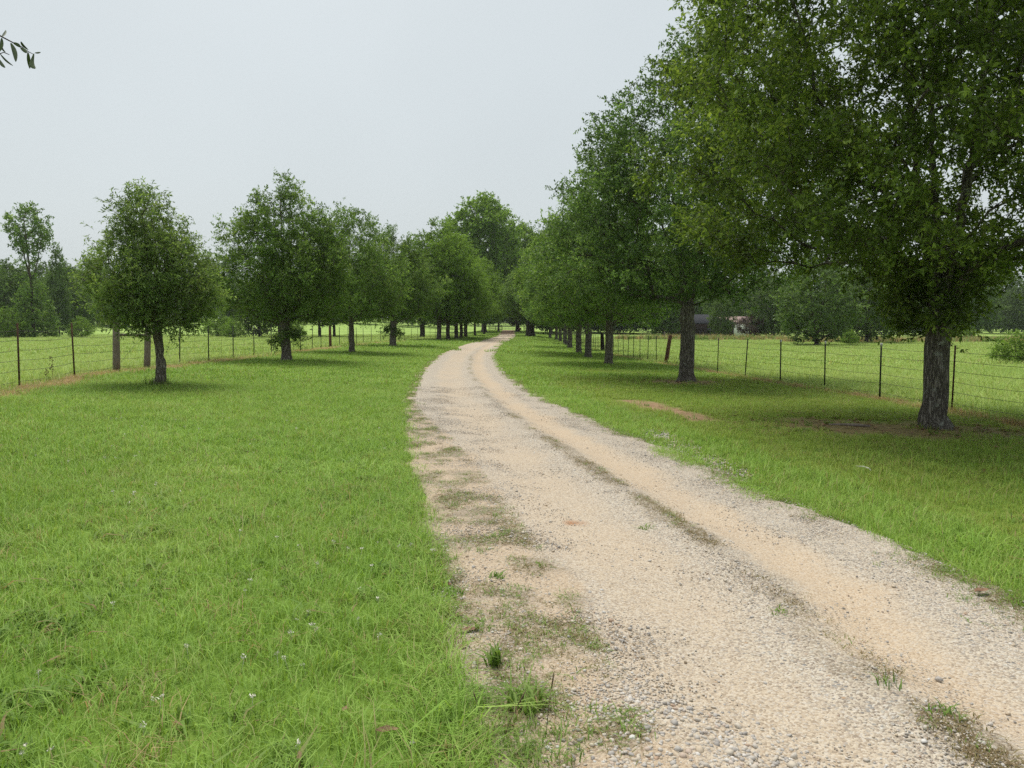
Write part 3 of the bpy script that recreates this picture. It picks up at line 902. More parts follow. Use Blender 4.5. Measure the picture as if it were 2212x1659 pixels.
hp_ = (1 - sstep(0.25, 0.85, np.hypot((x - 0.62) / 0.75, (y - 2.75) / 0.75) + 0.5 * (fnoise(x, y, 3.0, 63, 2) - 0.5))) * (r_.random(len(x)) < 0.65)
sz = sz + hp_ * (0.003 + 0.007 * r_.random(len(x)))
P = np.stack([x, y, road_z(x, y) + sz * 0.2], -1)
rot = np.stack([r_.normal(0, 0.3, len(x)), r_.normal(0, 0.3, len(x)), r_.random(len(x)) * 6.28], -1)
scatter('gravel', P, rot, np.stack([sz, sz, sz], -1), r_.integers(0, 8, len(x)), [stone_mesh(i) for i in range(8)],
        'loose white, grey and tan gravel stones strewn over the road', 'gravel')
# pale stones washed into the grass right of the road
c0, c1 = ground_at(1410, 935), ground_at(1600, 1030)
n = 1300
f = r_.random(n)
x = c0[0] + (c1[0] - c0[0]) * f + r_.normal(0.0, 0.15, n)
y = c0[1] + (c1[1] - c0[1]) * f + r_.normal(0, 0.3, n)
sz = 0.008 + 0.018 * r_.random(n) ** 2
P = np.stack([x, y, terrain(x, y) + 0.012], -1)
scatter('washed_stones', P, np.stack([f * 0, f * 0, r_.random(n) * 6.28], -1), np.stack([sz, sz, sz], -1), r_.integers(0, 8, n), [stone_mesh(20 + i) for i in range(8)],
        'pale stones washed into the grass at the right road edge', 'gravel')

# old leaves littering the ground under the two front right oaks
def litter_mesh(i):
    r = np.random.default_rng(600 + i)
    w = 0.018 + 0.008 * r.random()
    V = np.array([(-0.045, 0, 0.004), (0, w, 0.012 + 0.01 * r.random()), (0.045, 0.006, 0.006), (0, -w, 0.010 + 0.01 * r.random())])
    return new_mesh('litter_%d' % i, V, np.array([(0, 3, 2), (0, 2, 1)]), M['leaf_brown'])
n = 1500
a_ = r_.random(n) * 2 * pi; q_ = np.sqrt(r_.random(n)) * 3.6
x = np.where(np.arange(n) % 3 > 0, R1[0] - 0.5 + q_ * np.cos(a_), R2[0] + 0.7 * q_ * np.cos(a_))
y = np.where(np.arange(n) % 3 > 0, R1[1] + 0.7 * q_ * np.sin(a_), R2[1] + 0.5 * q_ * np.sin(a_))
P, rt, sc, pk = put(x, y, r_, 0.7, 1.2, 4)
P[:, 2] += 0.015 + 0.02 * r_.random(n)
scatter('leaf_litter', P, rt, sc, pk, [litter_mesh(i) for i in range(4)], 'old brown leaves littering the ground under the front right oaks', 'leaves')
# white clover heads in the lawn
def clover_mesh(i):
    r = np.random.default_rng(400 + i)
    mb = MB()
    h = 0.055 + 0.03 * r.random()
    mb.tube([(0, 0, 0), (0.01, 0.004, h)], 0.0012, 3, False)
    for k in range(16):
        d = r.normal(0, 1, 3); d /= np.linalg.norm(d); d[2] = abs(d[2]) * 0.9 - 0.2
        c = np.array([0.01, 0.004, h]) + d * 0.007
        mb.poly([c + r.normal(0, 0.0035, 3), c + d * 0.007 + r.normal(0, 0.003, 3), c + r.normal(0, 0.0035, 3)])
    return mb.mesh('clover_%d' % i, M['flower'])
pts = []
for (cu, cv, n, s) in ((930, 1200, 9, .25), (990, 1110, 6, .3), (770, 1215, 7, .35), (600, 1300, 8, .35), (740, 1395, 7, .2), (220, 1610, 9, .2), (690, 1560, 6, .25),
                      (260, 1080, 6, .5), (120, 960, 14, .9), (240, 900, 16, 1.1), (560, 950, 12, 1.2), (850, 950, 10, .6), (480, 1150, 6, .8), (330, 1010, 10, .9)):
    c = ground_at(cu, cv)
    for _ in range(n):
        pts.append((c[0] + r_.normal(0, s), c[1] + r_.normal(0, s)))
pts = np.array(pts)
P, rt, sc, pk = put(pts[:, 0], pts[:, 1], r_, 0.8, 1.25, 4)
scatter('clover_flowers', P, rt, sc, pk, [clover_mesh(i) for i in range(4)], 'small white clover heads dotted through the left lawn', 'flowers')

# ------------------------------------------------------------------ trees
def make_tree(name, seed, H, prof, ntips, trunk_r, fork_h, stems, leaf, leaf_n, leaf_mat, bark, spread=0.32, twig=(0.2, 0.5), per_twig=12,
              gap=0.25, extra=None, top=0.9, min_r=0.006, ecc=(0, 0), droop=0.0, twig_mesh=True, sides=14, lobes=0.2, stem_spread=0.25, up=0.25, lean=(0, 0), outer=0.42):
    """trunk, limbs and crown meshes; prof = [(height, radius)...] is the outline of the crown"""
    r = np.random.default_rng(seed)
    ph = np.array([p[0] for p in prof], float); pr = np.array([p[1] for p in prof], float)
    # --- tips spread evenly through the outline
    n = ntips * 5
    hs = ph[0] + (ph[-1] - ph[0]) * r.random(n * 3)
    rr = np.interp(hs, ph, pr)
    hs = hs[r.random(len(hs)) < (rr / pr.max()) ** 1.6 + 0.02][:n]
    n = len(hs)
    th = r.random(n) * 2 * pi
    lob = 1 + lobes * 2 * (fnoise(np.cos(th) * 1.3 + 5, np.sin(th) * 1.3 + hs * 0.55, 1.3, seed, 2) - 0.5)
    rad = np.interp(hs, ph, pr) * lob * r.random(n) ** outer
    T = np.stack([ecc[0] * hs / H + rad * np.cos(th), ecc[1] * hs / H + rad * np.sin(th), hs - droop * (rad / pr.max()) ** 2], -1)
    den = fnoise(T[:, 0] + T[:, 2] * 0.6, T[:, 1] - T[:, 2] * 0.7, 0.9 * 4.5 / pr.max(), seed + 3, 2)
    T = T[den > np.quantile(den, gap)]
    dmin = (4.2 * np.mean(pr) ** 2 * (ph[-1] - ph[0]) / ntips) ** (1 / 3) * 0.62
    keep = []
    kp = np.zeros((ntips + 1, 3))
    for p in T:
        m = len(keep)
        if m >= ntips: break
        if m == 0 or np.min(np.sum((kp[:m] - p) ** 2, 1)) > dmin * dmin:
            kp[m] = p; keep.append(p)
    T = np.array(keep)
    sh_ = r.random(len(T)) < 0.12
    T[sh_, :2] *= (1.03 + 0.09 * r.random(sh_.sum()))[:, None]
    up_ = sh_ & (T[:, 2] > 0.62 * H)
    T[up_, 2] += 0.025 * H * r.random(up_.sum())
    if extra is not None:
        T = np.concatenate([T, extra(r)], 0)
    # --- skeleton
    MAXN = 60000
    pos = np.zeros((MAXN, 3)); par = np.full(MAXN, -1); plen = np.zeros(MAXN); cnt = 0
    def add(p, parent):
        nonlocal cnt
        pos[cnt] = p; par[cnt] = parent
        plen[cnt] = 0 if parent < 0 else plen[parent] + np.linalg.norm(pos[cnt] - pos[parent])
        cnt += 1
        return cnt - 1
    step = max(0.12, H / 55)
    last = add((0, 0, -0.15), -1)
    wx, wy = r.normal(0, 0.02, 2)
    z = 0.0
    while z < fork_h:
        last = add((wx * sin(z * 1.3) + lean[0] * z + 0.012 * r.normal(), wy * sin(z * 1.7) + lean[1] * z + 0.012 * r.normal(), z), last)
        z += step
    forkn = last
    base_trunk = cnt
    a0 = r.random() * 2 * pi
    tops = []
    for s in range(stems):
        az = a0 + s * 2 * pi / stems + r.normal(0, 0.2)
        hh = H * top * (1.0 if s == 0 else 0.78 + 0.18 * r.random())
        rs = stem_spread * pr.max() * (1 if stems > 1 else 0.2)
        end = np.array([ecc[0] * hh / H + rs * cos(az), ecc[1] * hh / H + rs * sin(az), hh])
        st = pos[forkn].copy()
        m = max(3, int((hh - fork_h) / step))
        c = forkn
        for k in range(1, m + 1):
            q = k / m
            w = q ** 0.75
            p = np.array([st[0] * (1 - w) + end[0] * w, st[1] * (1 - w) + end[1] * w, st[2] * (1 - q) + end[2] * q])
            p[:2] += r.normal(0, 0.018 * H / 10, 2)
            c = add(p, c)
        tops.append(c)
    order = np.argsort(np.hypot(T[:, 0], T[:, 1]) + 0.15 * r.random(len(T)))
    tipn = []
    zmin_attach = fork_h * 0.55
    for i in order:
        p = T[i]
        Q = pos[:cnt]
        d = Q - p
        dist = np.sqrt(np.sum(d * d, 1))
        horiz = np.hypot(d[:, 0], d[:, 1])
        cost = dist + 0.22 * plen[:cnt] + 1.2 * np.clip(Q[:, 2] - p[2] + up * horiz, 0, None) + 9.0 * (Q[:, 2] < min(zmin_attach, p[2] - 0.1))
        j = int(np.argmin(cost))
        a = pos[j].copy()
        L = np.linalg.norm(p - a)
        m = max(1, int(L / (step * 1.6)))
        c = j
        side = r.normal(0, 0.08 * L, 3)
        side[2] = abs(side[2]) * 0.6 + 0.05 * L
        for k in range(1, m + 1):
            q = k / m
            c = add(a * (1 - q) + p * q + side * sin(pi * q) * 0.8 + (r.normal(0, 0.02 * min(L, 1.0), 3) if k < m else 0), c)
        tipn.append(c)
    # --- radii by counting what each piece carries
    load = np.zeros(cnt)
    load[tipn] += 1
    for s in tops: load[s] += 1
    for i in range(cnt - 1, 0, -1):
        load[par[i]] += load[i]
    ex = math.log(max(load[0], 2)) / math.log(trunk_r / min_r)
    rad_n = min_r * np.maximum(load, 1) ** (1 / ex)
    # --- chains of tubes
    kids = [[] for _ in range(cnt)]
    for i in range(1, cnt): kids[par[i]].append(i)
    main = [max(k, key=lambda q: load[q]) if k else -1 for k in kids]
    chains = []
    stack = [(0, -1)]
    while stack:
        s, pre = stack.pop()
        ch = ([pre] if pre >= 0 else []) + [s]
        c = s
        while main[c] >= 0:
            for q in kids[c]:
                if q != main[c]: stack.append((q, c))
            c = main[c]
            ch.append(c)
        chains.append((ch, pre >= 0))
    def tube_arrays(ch, branch, first):
        P = pos[ch]
        R = rad_n[ch].copy()
        if branch: R[0] = min(R[0], R[1] * 1.25)
        if first:
            ns = sides
            hh = np.clip(P[:, 2], 0, None)
            fine = np.concatenate([np.linspace(P[0, 2], fork_h, 46), P[P[:, 2] > fork_h + 0.05][:, 2]])
            fine = np.unique(fine)
            R = np.interp(fine, P[:, 2], np.maximum.accumulate(R[::-1])[::-1])
            P = np.stack([np.interp(fine, P[:, 2], P[:, 0]), np.interp(fine, P[:, 2], P[:, 1]), fine], -1)
            R = R * (1 + 0.50 * np.exp(-np.clip(fine, 0, None) / (0.6 * trunk_r)) + 0.10 * np.exp(-np.clip(fine, 0, None) / (2.5 * trunk_r)))
        else:
            ns = 8 if R.max() > 0.07 else (5 if R.max() > 0.02 else 3)
        tg = np.gradient(P, axis=0)
        tg /= np.linalg.norm(tg, axis=1)[:, None] + 1e-9
        ref = np.where(np.abs(tg[:, 2:3]) > 0.9, np.array([[1.0, 0, 0]]), np.array([[0, 0, 1.0]]))
        if first: ref = np.tile(np.array([[1.0, 0, 0]]), (len(P), 1))
        a = np.cross(ref, tg); a /= np.linalg.norm(a, axis=1)[:, None] + 1e-9
        b = np.cross(tg, a)
        ang = np.linspace(0, 2 * pi, ns, endpoint=False)
        rr = np.repeat(R[:, None], ns, 1)
        if first:
            A, Hh = np.meshgrid(ang, P[:, 2])
            ridg = fnoise(np.cos(A) * 3 + 9, np.sin(A) * 3 + Hh * 0.7, 2.2, seed + 9, 2) - 0.5
            foot = np.exp(-np.clip(Hh, 0, None) / (1.1 * trunk_r)) * (0.5 * (fnoise(np.cos(A) * 1.2, np.sin(A) * 1.2, 1.6, seed + 8, 1) - 0.45))
            rr = rr * (1 + 0.16 * ridg + foot)
        V = P[:, None, :] + rr[:, :, None] * (np.cos(ang)[None, :, None] * a[:, None, :] + np.sin(ang)[None, :, None] * b[:, None, :])
        m = len(P)
        ii = np.arange(m * ns).reshape(m, ns)
        jj = np.roll(ii, -1, 1)
        F = np.stack([ii[:-1], jj[:-1], jj[1:], ii[1:]], -1).reshape(-1, 4)
        return V.reshape(-1, 3), F
    Vt, Ft = tube_arrays(*chains[0], True)
    Vl, Fl, off = [], [], 0
    for ch, br in chains[1:]:
        if len(ch) < 2: continue
        v, f = tube_arrays(ch, br, False)
        Vl.append(v); Fl.append(f + off); off += len(v)
    trunk = new_mesh(name + '_trunk', Vt, Ft, bark, True)
    limbs = new_mesh(name + '_limbs', np.concatenate(Vl), np.concatenate(Fl), bark, True)
    # --- leaves: twigs around each tip, leaves along each twig
    tips = np.concatenate([T, pos[tops]], 0)
    ktw = max(1, int(round(leaf_n / (len(tips) * per_twig))))
    n = len(tips) * ktw
    ti = np.repeat(np.arange(len(tips)), ktw)
    out = tips[ti].copy(); out[:, 2] = 0
    out /= np.linalg.norm(out, axis=1)[:, None] + 1e-6
    d = r.normal(0, 1, (n, 3)) + 0.75 * out + np.array([0, 0, 0.25])
    d /= np.linalg.norm(d, axis=1)[:, None]
    st = tips[ti] + r.normal(0, spread * 0.55, (n, 3)) * np.array([1, 1, 0.8])
    tl = twig[0] + (twig[1] - twig[0]) * r.random(n)
    q = (np.arange(per_twig) + 0.6) / per_twig
    q = np.tile(q, n) ** 0.65 * (0.85 + 0.3 * r.random(n * per_twig))
    tw = np.repeat(np.arange(n), per_twig)
    N = len(tw)
    sag = -0.10 * q ** 2 * tl[tw]
    c = st[tw] + d[tw] * (q * tl[tw])[:, None] + np.stack([np.zeros(N), np.zeros(N), sag], -1)
    ld = d[tw] * 0.55 + r.normal(0, 0.75, (N, 3)) + np.array([0, 0, -0.04])
    ld /= np.linalg.norm(ld, axis=1)[:, None]
    nr = r.normal(0, 0.62, (N, 3)) + np.array([0, 0, 0.9])
    sd = np.cross(nr, ld); sd /= np.linalg.norm(sd, axis=1)[:, None] + 1e-9
    nn = np.cross(ld, sd)
    Ls = leaf[0] * (0.6 + 0.65 * r.random(N)); Ws = leaf[1] * (0.7 + 0.5 * r.random(N))
    a = c
    tip = c + ld * Ls[:, None] - nn * (0.10 * Ls)[:, None]
    md = c + ld * (Ls * 0.55)[:, None] + nn * (0.10 * Ws)[:, None]
    V = np.stack([a, md + sd * (Ws / 2)[:, None], tip, md - sd * (Ws / 2)[:, None]], 1).reshape(-1, 3)
    i4 = (np.arange(N) * 4)[:, None]
    F = np.concatenate([i4 + np.array([[0, 1, 2]]), i4 + np.array([[0, 2, 3]])], 0)
    clump = np.repeat(r.random(len(tips)), ktw)
    rn = np.clip(0.42 * clump[tw] + 0.58 * r.random(N), 0, 1)
    rnd = np.repeat(rn, 4)
    if twig_mesh:
        e = st + d * tl[:, None] + np.stack([np.zeros(n), np.zeros(n), -0.10 * tl], -1)
        s_ = np.cross(d, r.normal(0, 1, (n, 3))); s_ /= np.linalg.norm(s_, axis=1)[:, None] + 1e-9
        u_ = np.cross(d, s_)
        w = 0.0045
        VT = np.stack([st + s_ * w, st - 0.5 * s_ * w + 0.87 * u_ * w, st - 0.5 * s_ * w - 0.87 * u_ * w, e], 1).reshape(-1, 3)
        i4 = (np.arange(n) * 4)[:, None] + len(V)
        FT = np.concatenate([i4 + np.array([[0, 1, 3]]), i4 + np.array([[1, 2, 3]]), i4 + np.array([[2, 0, 3]])], 0)
        crown = new_mesh(name + '_crown', np.concatenate([V, VT]), np.concatenate([F, FT]), leaf_mat, False, dict(rnd=np.concatenate([rnd, np.zeros(len(VT))])))
        crown.materials.append(bark)
        mi = np.zeros(len(F) + len(FT), np.int32); mi[len(F):] = 1
        crown.polygons.foreach_set('material_index', mi)
    else:
        crown = new_mesh(name + '_crown', V, F, leaf_mat, False, dict(rnd=rnd))
    return dict(trunk=trunk, limbs=limbs, crown=crown)

def plant_tree(parts, name, loc, rotz, scale, label, group=None, cat='tree'):
    t = thing(name, label, cat, loc, rotz, group)
    t.scale = (scale if hasattr(scale, '__len__') else (scale,) * 3)
    for k, me in parts.items():
        obj(k, me, t)
    return t

def sprouts(n, h0, h1, rad):
    def f(r):
        h = h0 + (h1 - h0) * r.random(n); a = r.random(n) * 2 * pi; q = rad * (0.35 + 0.65 * r.random(n))
        return np.stack([q * np.cos(a), q * np.sin(a), h], -1)
    return f

# nearest oak on the right
oak_near = make_tree('near_oak', 11, 11.2, [(2.75, 2.2), (3.2, 3.7), (4.3, 4.7), (6.0, 4.85), (8.0, 4.3), (9.6, 3.0), (11.0, 0.8)], 620, 0.192, 2.35, 3,
                     (0.098, 0.050), 225000, M['leaf_near'], M['bark_dark'], spread=0.36, twig=(0.12, 0.45), per_twig=9, gap=0.28,
                     extra=sprouts(22, 1.8, 2.9, 0.7), sides=40, droop=0.1, stem_spread=0.22)
plant_tree(oak_near, 'oak_tree', R1, 0.6, 1.0, 'largest nearest oak with thick dark lichened trunk, at the right edge', 'oaks lining the right side of the road')
# second oak on the right
oak_two = make_tree('second_oak', 24, 11.1, [(2.6, 2.4), (3.2, 3.8), (4.5, 4.5), (5.5, 4.3), (6.6, 3.6), (8.2, 2.75), (9.6, 1.5), (10.7, 0.5)], 560, 0.225, 2.6, 3,
                    (0.108, 0.054), 112000, M['leaf_cool'], M['bark_dark'], spread=0.35, twig=(0.12, 0.45), per_twig=9, gap=0.42, sides=28, droop=0.05, stem_spread=0.26, lobes=0.24)
plant_tree(oak_two, 'oak_tree', R2, 2.2, 1.0, 'second oak of the right row, dark trunk above a bare dirt ring', 'oaks lining the right side of the road')
# young oak on the left
oak_young = make_tree('young_oak', 35, 4.75, [(1.3, 0.7), (1.7, 1.2), (2.3, 1.42), (3.0, 1.28), (3.6, 0.92), (4.2, 0.5), (4.7, 0.12)], 250, 0.115, 0.62, 2,
                      (0.094, 0.030), 42000, M['leaf_young'], M['bark_grey'], spread=0.24, twig=(0.10, 0.32), per_twig=9, gap=0.32, sides=20, stem_spread=0.30, ecc=(0.22, 0.0), min_r=0.005, lobes=0.36, top=0.84)
L1 = ground_at(345, 836)
plant_tree(oak_young, 'oak_tree', L1, 3.0, 1.0, 'smallest oak, forked slender trunk, nearest tree of the left row', 'oaks lining the left side of the road')
oak_left = make_tree('left_oak', 47, 7.9, [(1.9, 1.5), (2.5, 2.4), (3.5, 2.8), (4.6, 2.7), (5.7, 2.1), (6.8, 1.3), (7.9, 0.3)], 380, 0.20, 1.9, 2,
                     (0.108, 0.048), 80000, M['leaf_oak'], M['bark_grey'], spread=0.30, twig=(0.12, 0.40), per_twig=9, gap=0.28, sides=20,
                     extra=sprouts(9, 0.7, 1.5, 0.5), stem_spread=0.2, lobes=0.42)
L2 = ground_at(620, 781)
plant_tree(oak_left, 'oak_tree', L2, 0.4, (0.95, 0.95, 0.93), 'second oak of the left row, leafy shoots round its lower trunk', 'oaks lining the left side of the road')
oak_row = make_tree('row_oak', 58, 10.0, [(2.3, 2.2), (3.0, 3.6), (4.3, 4.2), (6.0, 4.1), (7.6, 3.2), (9.0, 1.9), (10.0, 0.6)], 520, 0.20, 2.3, 2,
                    (0.16, 0.072), 54000, M['leaf_oak'], M['bark_grey'], spread=0.42, twig=(0.2, 0.5), per_twig=8, gap=0.2, sides=14, droop=0.1)
L3, L4 = ground_at(760, 763), ground_at(848, 749)
plant_tree(oak_row, 'oak_tree', L3, 2.6, (0.72, 0.72, 0.80), 'third oak of the left row, behind the bushier second one', 'oaks lining the left side of the road')
plant_tree(oak_left, 'oak_tree', L4, 3.4, (1.15, 1.15, 1.12), 'fourth oak of the left row, slim pale trunk', 'oaks lining the left side of the road')
# right row going away
order = ('third', 'fourth', 'fifth', 'sixth', 'seventh', 'eighth', 'ninth', 'tenth')
rpos = [(1315, 789), (1270, 773.6), (1250, 766), (1231, 755), (1221, 746), (1210, 739.5), (1202, 735), (1188, 731)]
for i, (u, v) in enumerate(rpos):
    p = ground_at(u, v)
    src = (oak_row, oak_two, oak_row, oak_row, oak_two, oak_row, oak_row, oak_two)[i]
    plant_tree(src, 'oak_tree', p, 0.9 + 1.37 * i, (0.88, 0.82, 0.95, 1.0, 0.95, 1.05, 1.05, 1.0)[i], '%s oak trunk from the front in the right row' % order[i], 'oaks lining the right side of the road')

# lighter trees on the left further down
light = make_tree('pecan', 61, 13.5, [(2.6, 1.8), (3.6, 3.8), (5.5, 5.4), (8.0, 5.0), (10.5, 3.8), (12.3, 2.2), (13.5, 0.7)], 420, 0.26, 2.8, 3,
                  (0.22, 0.11), 56000, M['leaf_light'], M['bark_far'], spread=0.55, twig=(0.3, 0.7), per_twig=8, gap=0.16, sides=12, twig_mesh=False, droop=0.1, lobes=0.3)
lp = [(948, 735, 1.0, 'pale green leafy tree with the leftmost trunk of the left clump'), (968, 734, 0.9, 'tree with the thickest dark trunk in the left clump'),
      (986, 733, 0.85, 'third trunk from the left in the left clump of trees'), (996, 732, 0.8, 'thin trunked fourth tree in the left clump'),
      (1006, 729.5, 0.95, 'grey trunked fifth tree at the right of the left clump')]
for i, (u, v, s, lab) in enumerate(lp):
    plant_tree(light, 'shade_tree', ground_at(u, v), 0.5 + 1.9 * i, s, lab, 'clump of trees down the left side')
plant_tree(light, 'shade_tree', at_depth(1026, 128), 4.0, (0.72, 0.72, 0.9), 'low leafy tree hanging over the road bend on the left', 'clump of trees down the left side')
plant_tree(light, 'shade_tree', at_depth(1046, 150), 1.0, 0.85, 'tree with pale stub trunk left of the road bend', 'clump of trees down the left side')
# tall tree behind and its neighbours
tall = make_tree('tall_tree', 72, 31.0, [(4.0, 4.0), (8.0, 7.8), (14.0, 9.6), (20.0, 9.2), (25.0, 7.4), (28.5, 5.0), (31.0, 1.6)], 330, 0.55, 6.0, 3,
                 (0.50, 0.34), 62000, M['leaf_light'], M['bark_far'], spread=1.25, twig=(0.5, 1.3), per_twig=8, gap=0.12, sides=12, twig_mesh=False, min_r=0.02, lobes=0.3)
plant_tree(tall, 'tall_tree', at_depth(1046, 178), 0.3, 1.0, 'tallest rounded bright green tree rising behind the road bend')
plant_tree(tall, 'tall_tree', at_depth(1118, 205), 2.4, 0.92, 'dark tall tree filling the gap right of the tallest one')
plant_tree(tall, 'tall_tree', at_depth(985, 200), 4.1, 0.78, 'tall tree left behind the tallest rounded one')
plant_tree(tall, 'tall_tree', at_depth(1190, 190), 5.2, 0.80, 'tall tree behind the far end of the right row')
# far end of the right row
thick = make_tree('thick_oak', 83, 12.5, [(2.5, 1.4), (3.4, 2.6), (4.6, 4.6), (6.0, 5.4), (8.0, 5.2), (10.4, 3.6), (12.5, 0.9)], 380, 0.42, 2.6, 3,
                  (0.22, 0.11), 40000, M['leaf_oak'], M['bark_far'], spread=0.55, twig=(0.3, 0.7), per_twig=8, gap=0.14, sides=12, twig_mesh=False, droop=0.0)
plant_tree(thick, 'oak_tree', at_depth(1141, 136), 0.7, 1.0, 'left of two thick trunks side by side at the far right bend')
plant_tree(thick, 'oak_tree', at_depth(1150, 138), 2.7, 1.0, 'right of two thick trunks side by side at the far right bend')
plant_tree(thick, 'oak_tree', at_depth(1077, 196), 1.7, (0.55, 0.55, 1.25), 'small dark forked tree in front of the board fence')

# cedar by the gate
cedar = make_tree('cedar', 91, 8.0, [(1.7, 1.0), (2.4, 2.0), (3.5, 1.9), (5.5, 1.2), (7.2, 0.55), (8.0, 0.1)], 220, 0.2, 1.2, 1, (0.25, 0.10), 12000, M['leaf_cedar'], M['bark_far'],
                  spread=0.3, twig=(0.2, 0.5), per_twig=8, gap=0.05, sides=10, twig_mesh=False, top=0.97, lobes=0.1)
plant_tree(cedar, 'cedar_tree', at_depth(1117, 214), 0.0, 1.05, 'dark nearly black cedar beside the far gate')

# background trees
bgA = make_tree('field_tree', 101, 14.0, [(1.0, 2.6), (2.5, 4.6), (5.0, 5.4), (8.0, 5.0), (11.0, 3.6), (14.0, 0.8)], 200, 0.3, 1.6, 2, (0.42, 0.24), 15000, M['leaf_far'], M['bark_far'],
                spread=0.8, twig=(0.3, 0.9), per_twig=8, gap=0.12, sides=8, twig_mesh=False, min_r=0.02, lobes=0.3)
bgB = make_tree('field_tree_b', 112, 14.0, [(0.8, 2.2), (3.0, 3.7), (6.0, 3.6), (9.0, 2.8), (12.0, 1.6), (14.0, 0.3)], 180, 0.28, 1.5, 1, (0.42, 0.22), 13000, M['leaf_far'], M['bark_far'],
                spread=0.7, twig=(0.3, 0.8), per_twig=8, gap=0.1, sides=8, twig_mesh=False, min_r=0.02, lobes=0.3)
bush = make_tree('bush', 123, 3.2, [(0.05, 1.0), (0.5, 1.7), (1.3, 1.9), (2.2, 1.4), (3.2, 0.4)], 110, 0.07, 0.15, 3, (0.16, 0.075), 8000, M['leaf_light'], M['bark_far'],
                 spread=0.32, twig=(0.15, 0.4), per_twig=8, gap=0.1, sides=8, twig_mesh=False, min_r=0.01, lobes=0.35)
# left: tall vine clad tree and what stands round it
vine = make_tree('vine_tree', 134, 20.5, [(0.4, 3.0), (2.0, 3.7), (5.0, 2.6), (8.0, 1.3), (10.5, 0.7), (12.0, 1.0), (14.0, 2.2), (17.0, 3.3), (19.0, 2.8), (20.5, 1.0)], 230, 0.28, 9.0, 3,
                 (0.34, 0.19), 15500, M['leaf_oak'], M['bark_far'], spread=0.62, twig=(0.3, 0.75), per_twig=8, gap=0.3, sides=10, twig_mesh=False, min_r=0.02, lobes=0.35, stem_spread=0.5, up=0.1)
plant_tree(vine, 'vine_tree', at_depth(72, 121), 0.3, 1.0, 'tall vine clad tree with a bare waist and tufted top, far left field')
plant_tree(bgB, 'field_tree', at_depth(128, 150), 1.0, (0.55, 0.55, 1.28), 'slim pointed tree just right of the vine clad one')
plant_tree(bgB, 'field_tree', at_depth(28, 138), 2.0, 0.98, 'pointed light green tree left of the vine clad one')
plant_tree(bgA, 'field_tree', at_depth(-10, 165), 0.4, 1.15, 'grey green tree at the left picture edge')
plant_tree(bgA, 'field_tree', at_depth(150, 158), 3.4, 1.05, 'broad tree between the vine clad tree and the smallest oak')
plant_tree(bush, 'bush', at_depth(18, 116), 0.2, 1.45, 'bright green bush at the left picture edge')
plant_tree(bush, 'bush', at_depth(175, 125), 1.2, 1.05, 'low bush right of the foot of the vine clad tree')
plant_tree(bush, 'bush', at_depth(505, 118), 2.2, 1.0, 'bush seen between the two front left oaks')
plant_tree(bush, 'bush', at_depth(470, 128), 3.2, 1.4, 'taller bush behind the gap between the two front left oaks')
plant_tree(bgA, 'field_tree', at_depth(560, 122), 1.9, 0.62, 'dark low tree behind the second left oak')
plant_tree(light, 'field_tree', at_depth(603, 112), 0.9, 0.85, 'grey trunked field tree right behind the second left oak')
plant_tree(light, 'field_tree', at_depth(690, 125), 2.5, 0.8, 'left of two field trees behind the third left oak')
plant_tree(light, 'field_tree', at_depth(722, 128), 4.5, 0.85, 'right of two field trees behind the third left oak')
plant_tree(bush, 'bush', at_depth(640, 118), 4.2, 0.8, 'brownish bush between field trees behind the second left oak')
plant_tree(thick, 'field_tree', at_depth(912, 122), 0.2, 0.9, 'broad double trunked field tree behind the fourth left oak')
# right side field
plant_tree(bgA, 'field_tree', at_depth(1765, 92), 0.8, (0.86, 0.86, 0.74), 'rounded low branched tree in the right pasture')
plant_tree(bgA, 'field_tree', at_depth(1873, 104), 2.3, (0.8, 0.8, 0.86), 'dark tree right of the rounded pasture tree')
plant_tree(bush, 'bush', at_depth(1835, 99), 1.0, 0.62, 'dark small bush at the foot of the dark pasture tree')
plant_tree(bush, 'bush', ground_at(2195, 790), 2.0, (0.62, 0.62, 0.52), 'round bush in the right pasture at the picture edge')
plant_tree(bgA, 'field_tree', at_depth(1668, 138), 4.0, 0.8, 'tree with a short dark trunk right of the purple bush')
plant_tree(bgA, 'field_tree', at_depth(1558, 148), 5.0, (0.42, 0.42, 0.62), 'small tree between the brown house and the white building')
plant_tree(bgB, 'field_tree', at_depth(1432, 150), 1.0, 0.9, 'tree left of the brown house')
plant_tree(bush, 'bush', at_depth(2080, 118), 0.6, 0.9, 'bush behind the near right trunk')
purple = make_tree('purple_bush', 145, 4.2, [(0.6, 0.9), (1.4, 2.2), (2.4, 2.6), (3.4, 1.9), (4.2, 0.5)], 120, 0.12, 0.8, 3, (0.20, 0.09), 9000, M['leaf_purple'], M['bark_far'],
                   spread=0.35, twig=(0.2, 0.45), per_twig=8, gap=0.08, sides=8, twig_mesh=False, min_r=0.012)
plant_tree(purple, 'purple_bush', at_depth(1622, 137), 0.4, 1.0, 'purple brown leafy bush beside the white building')

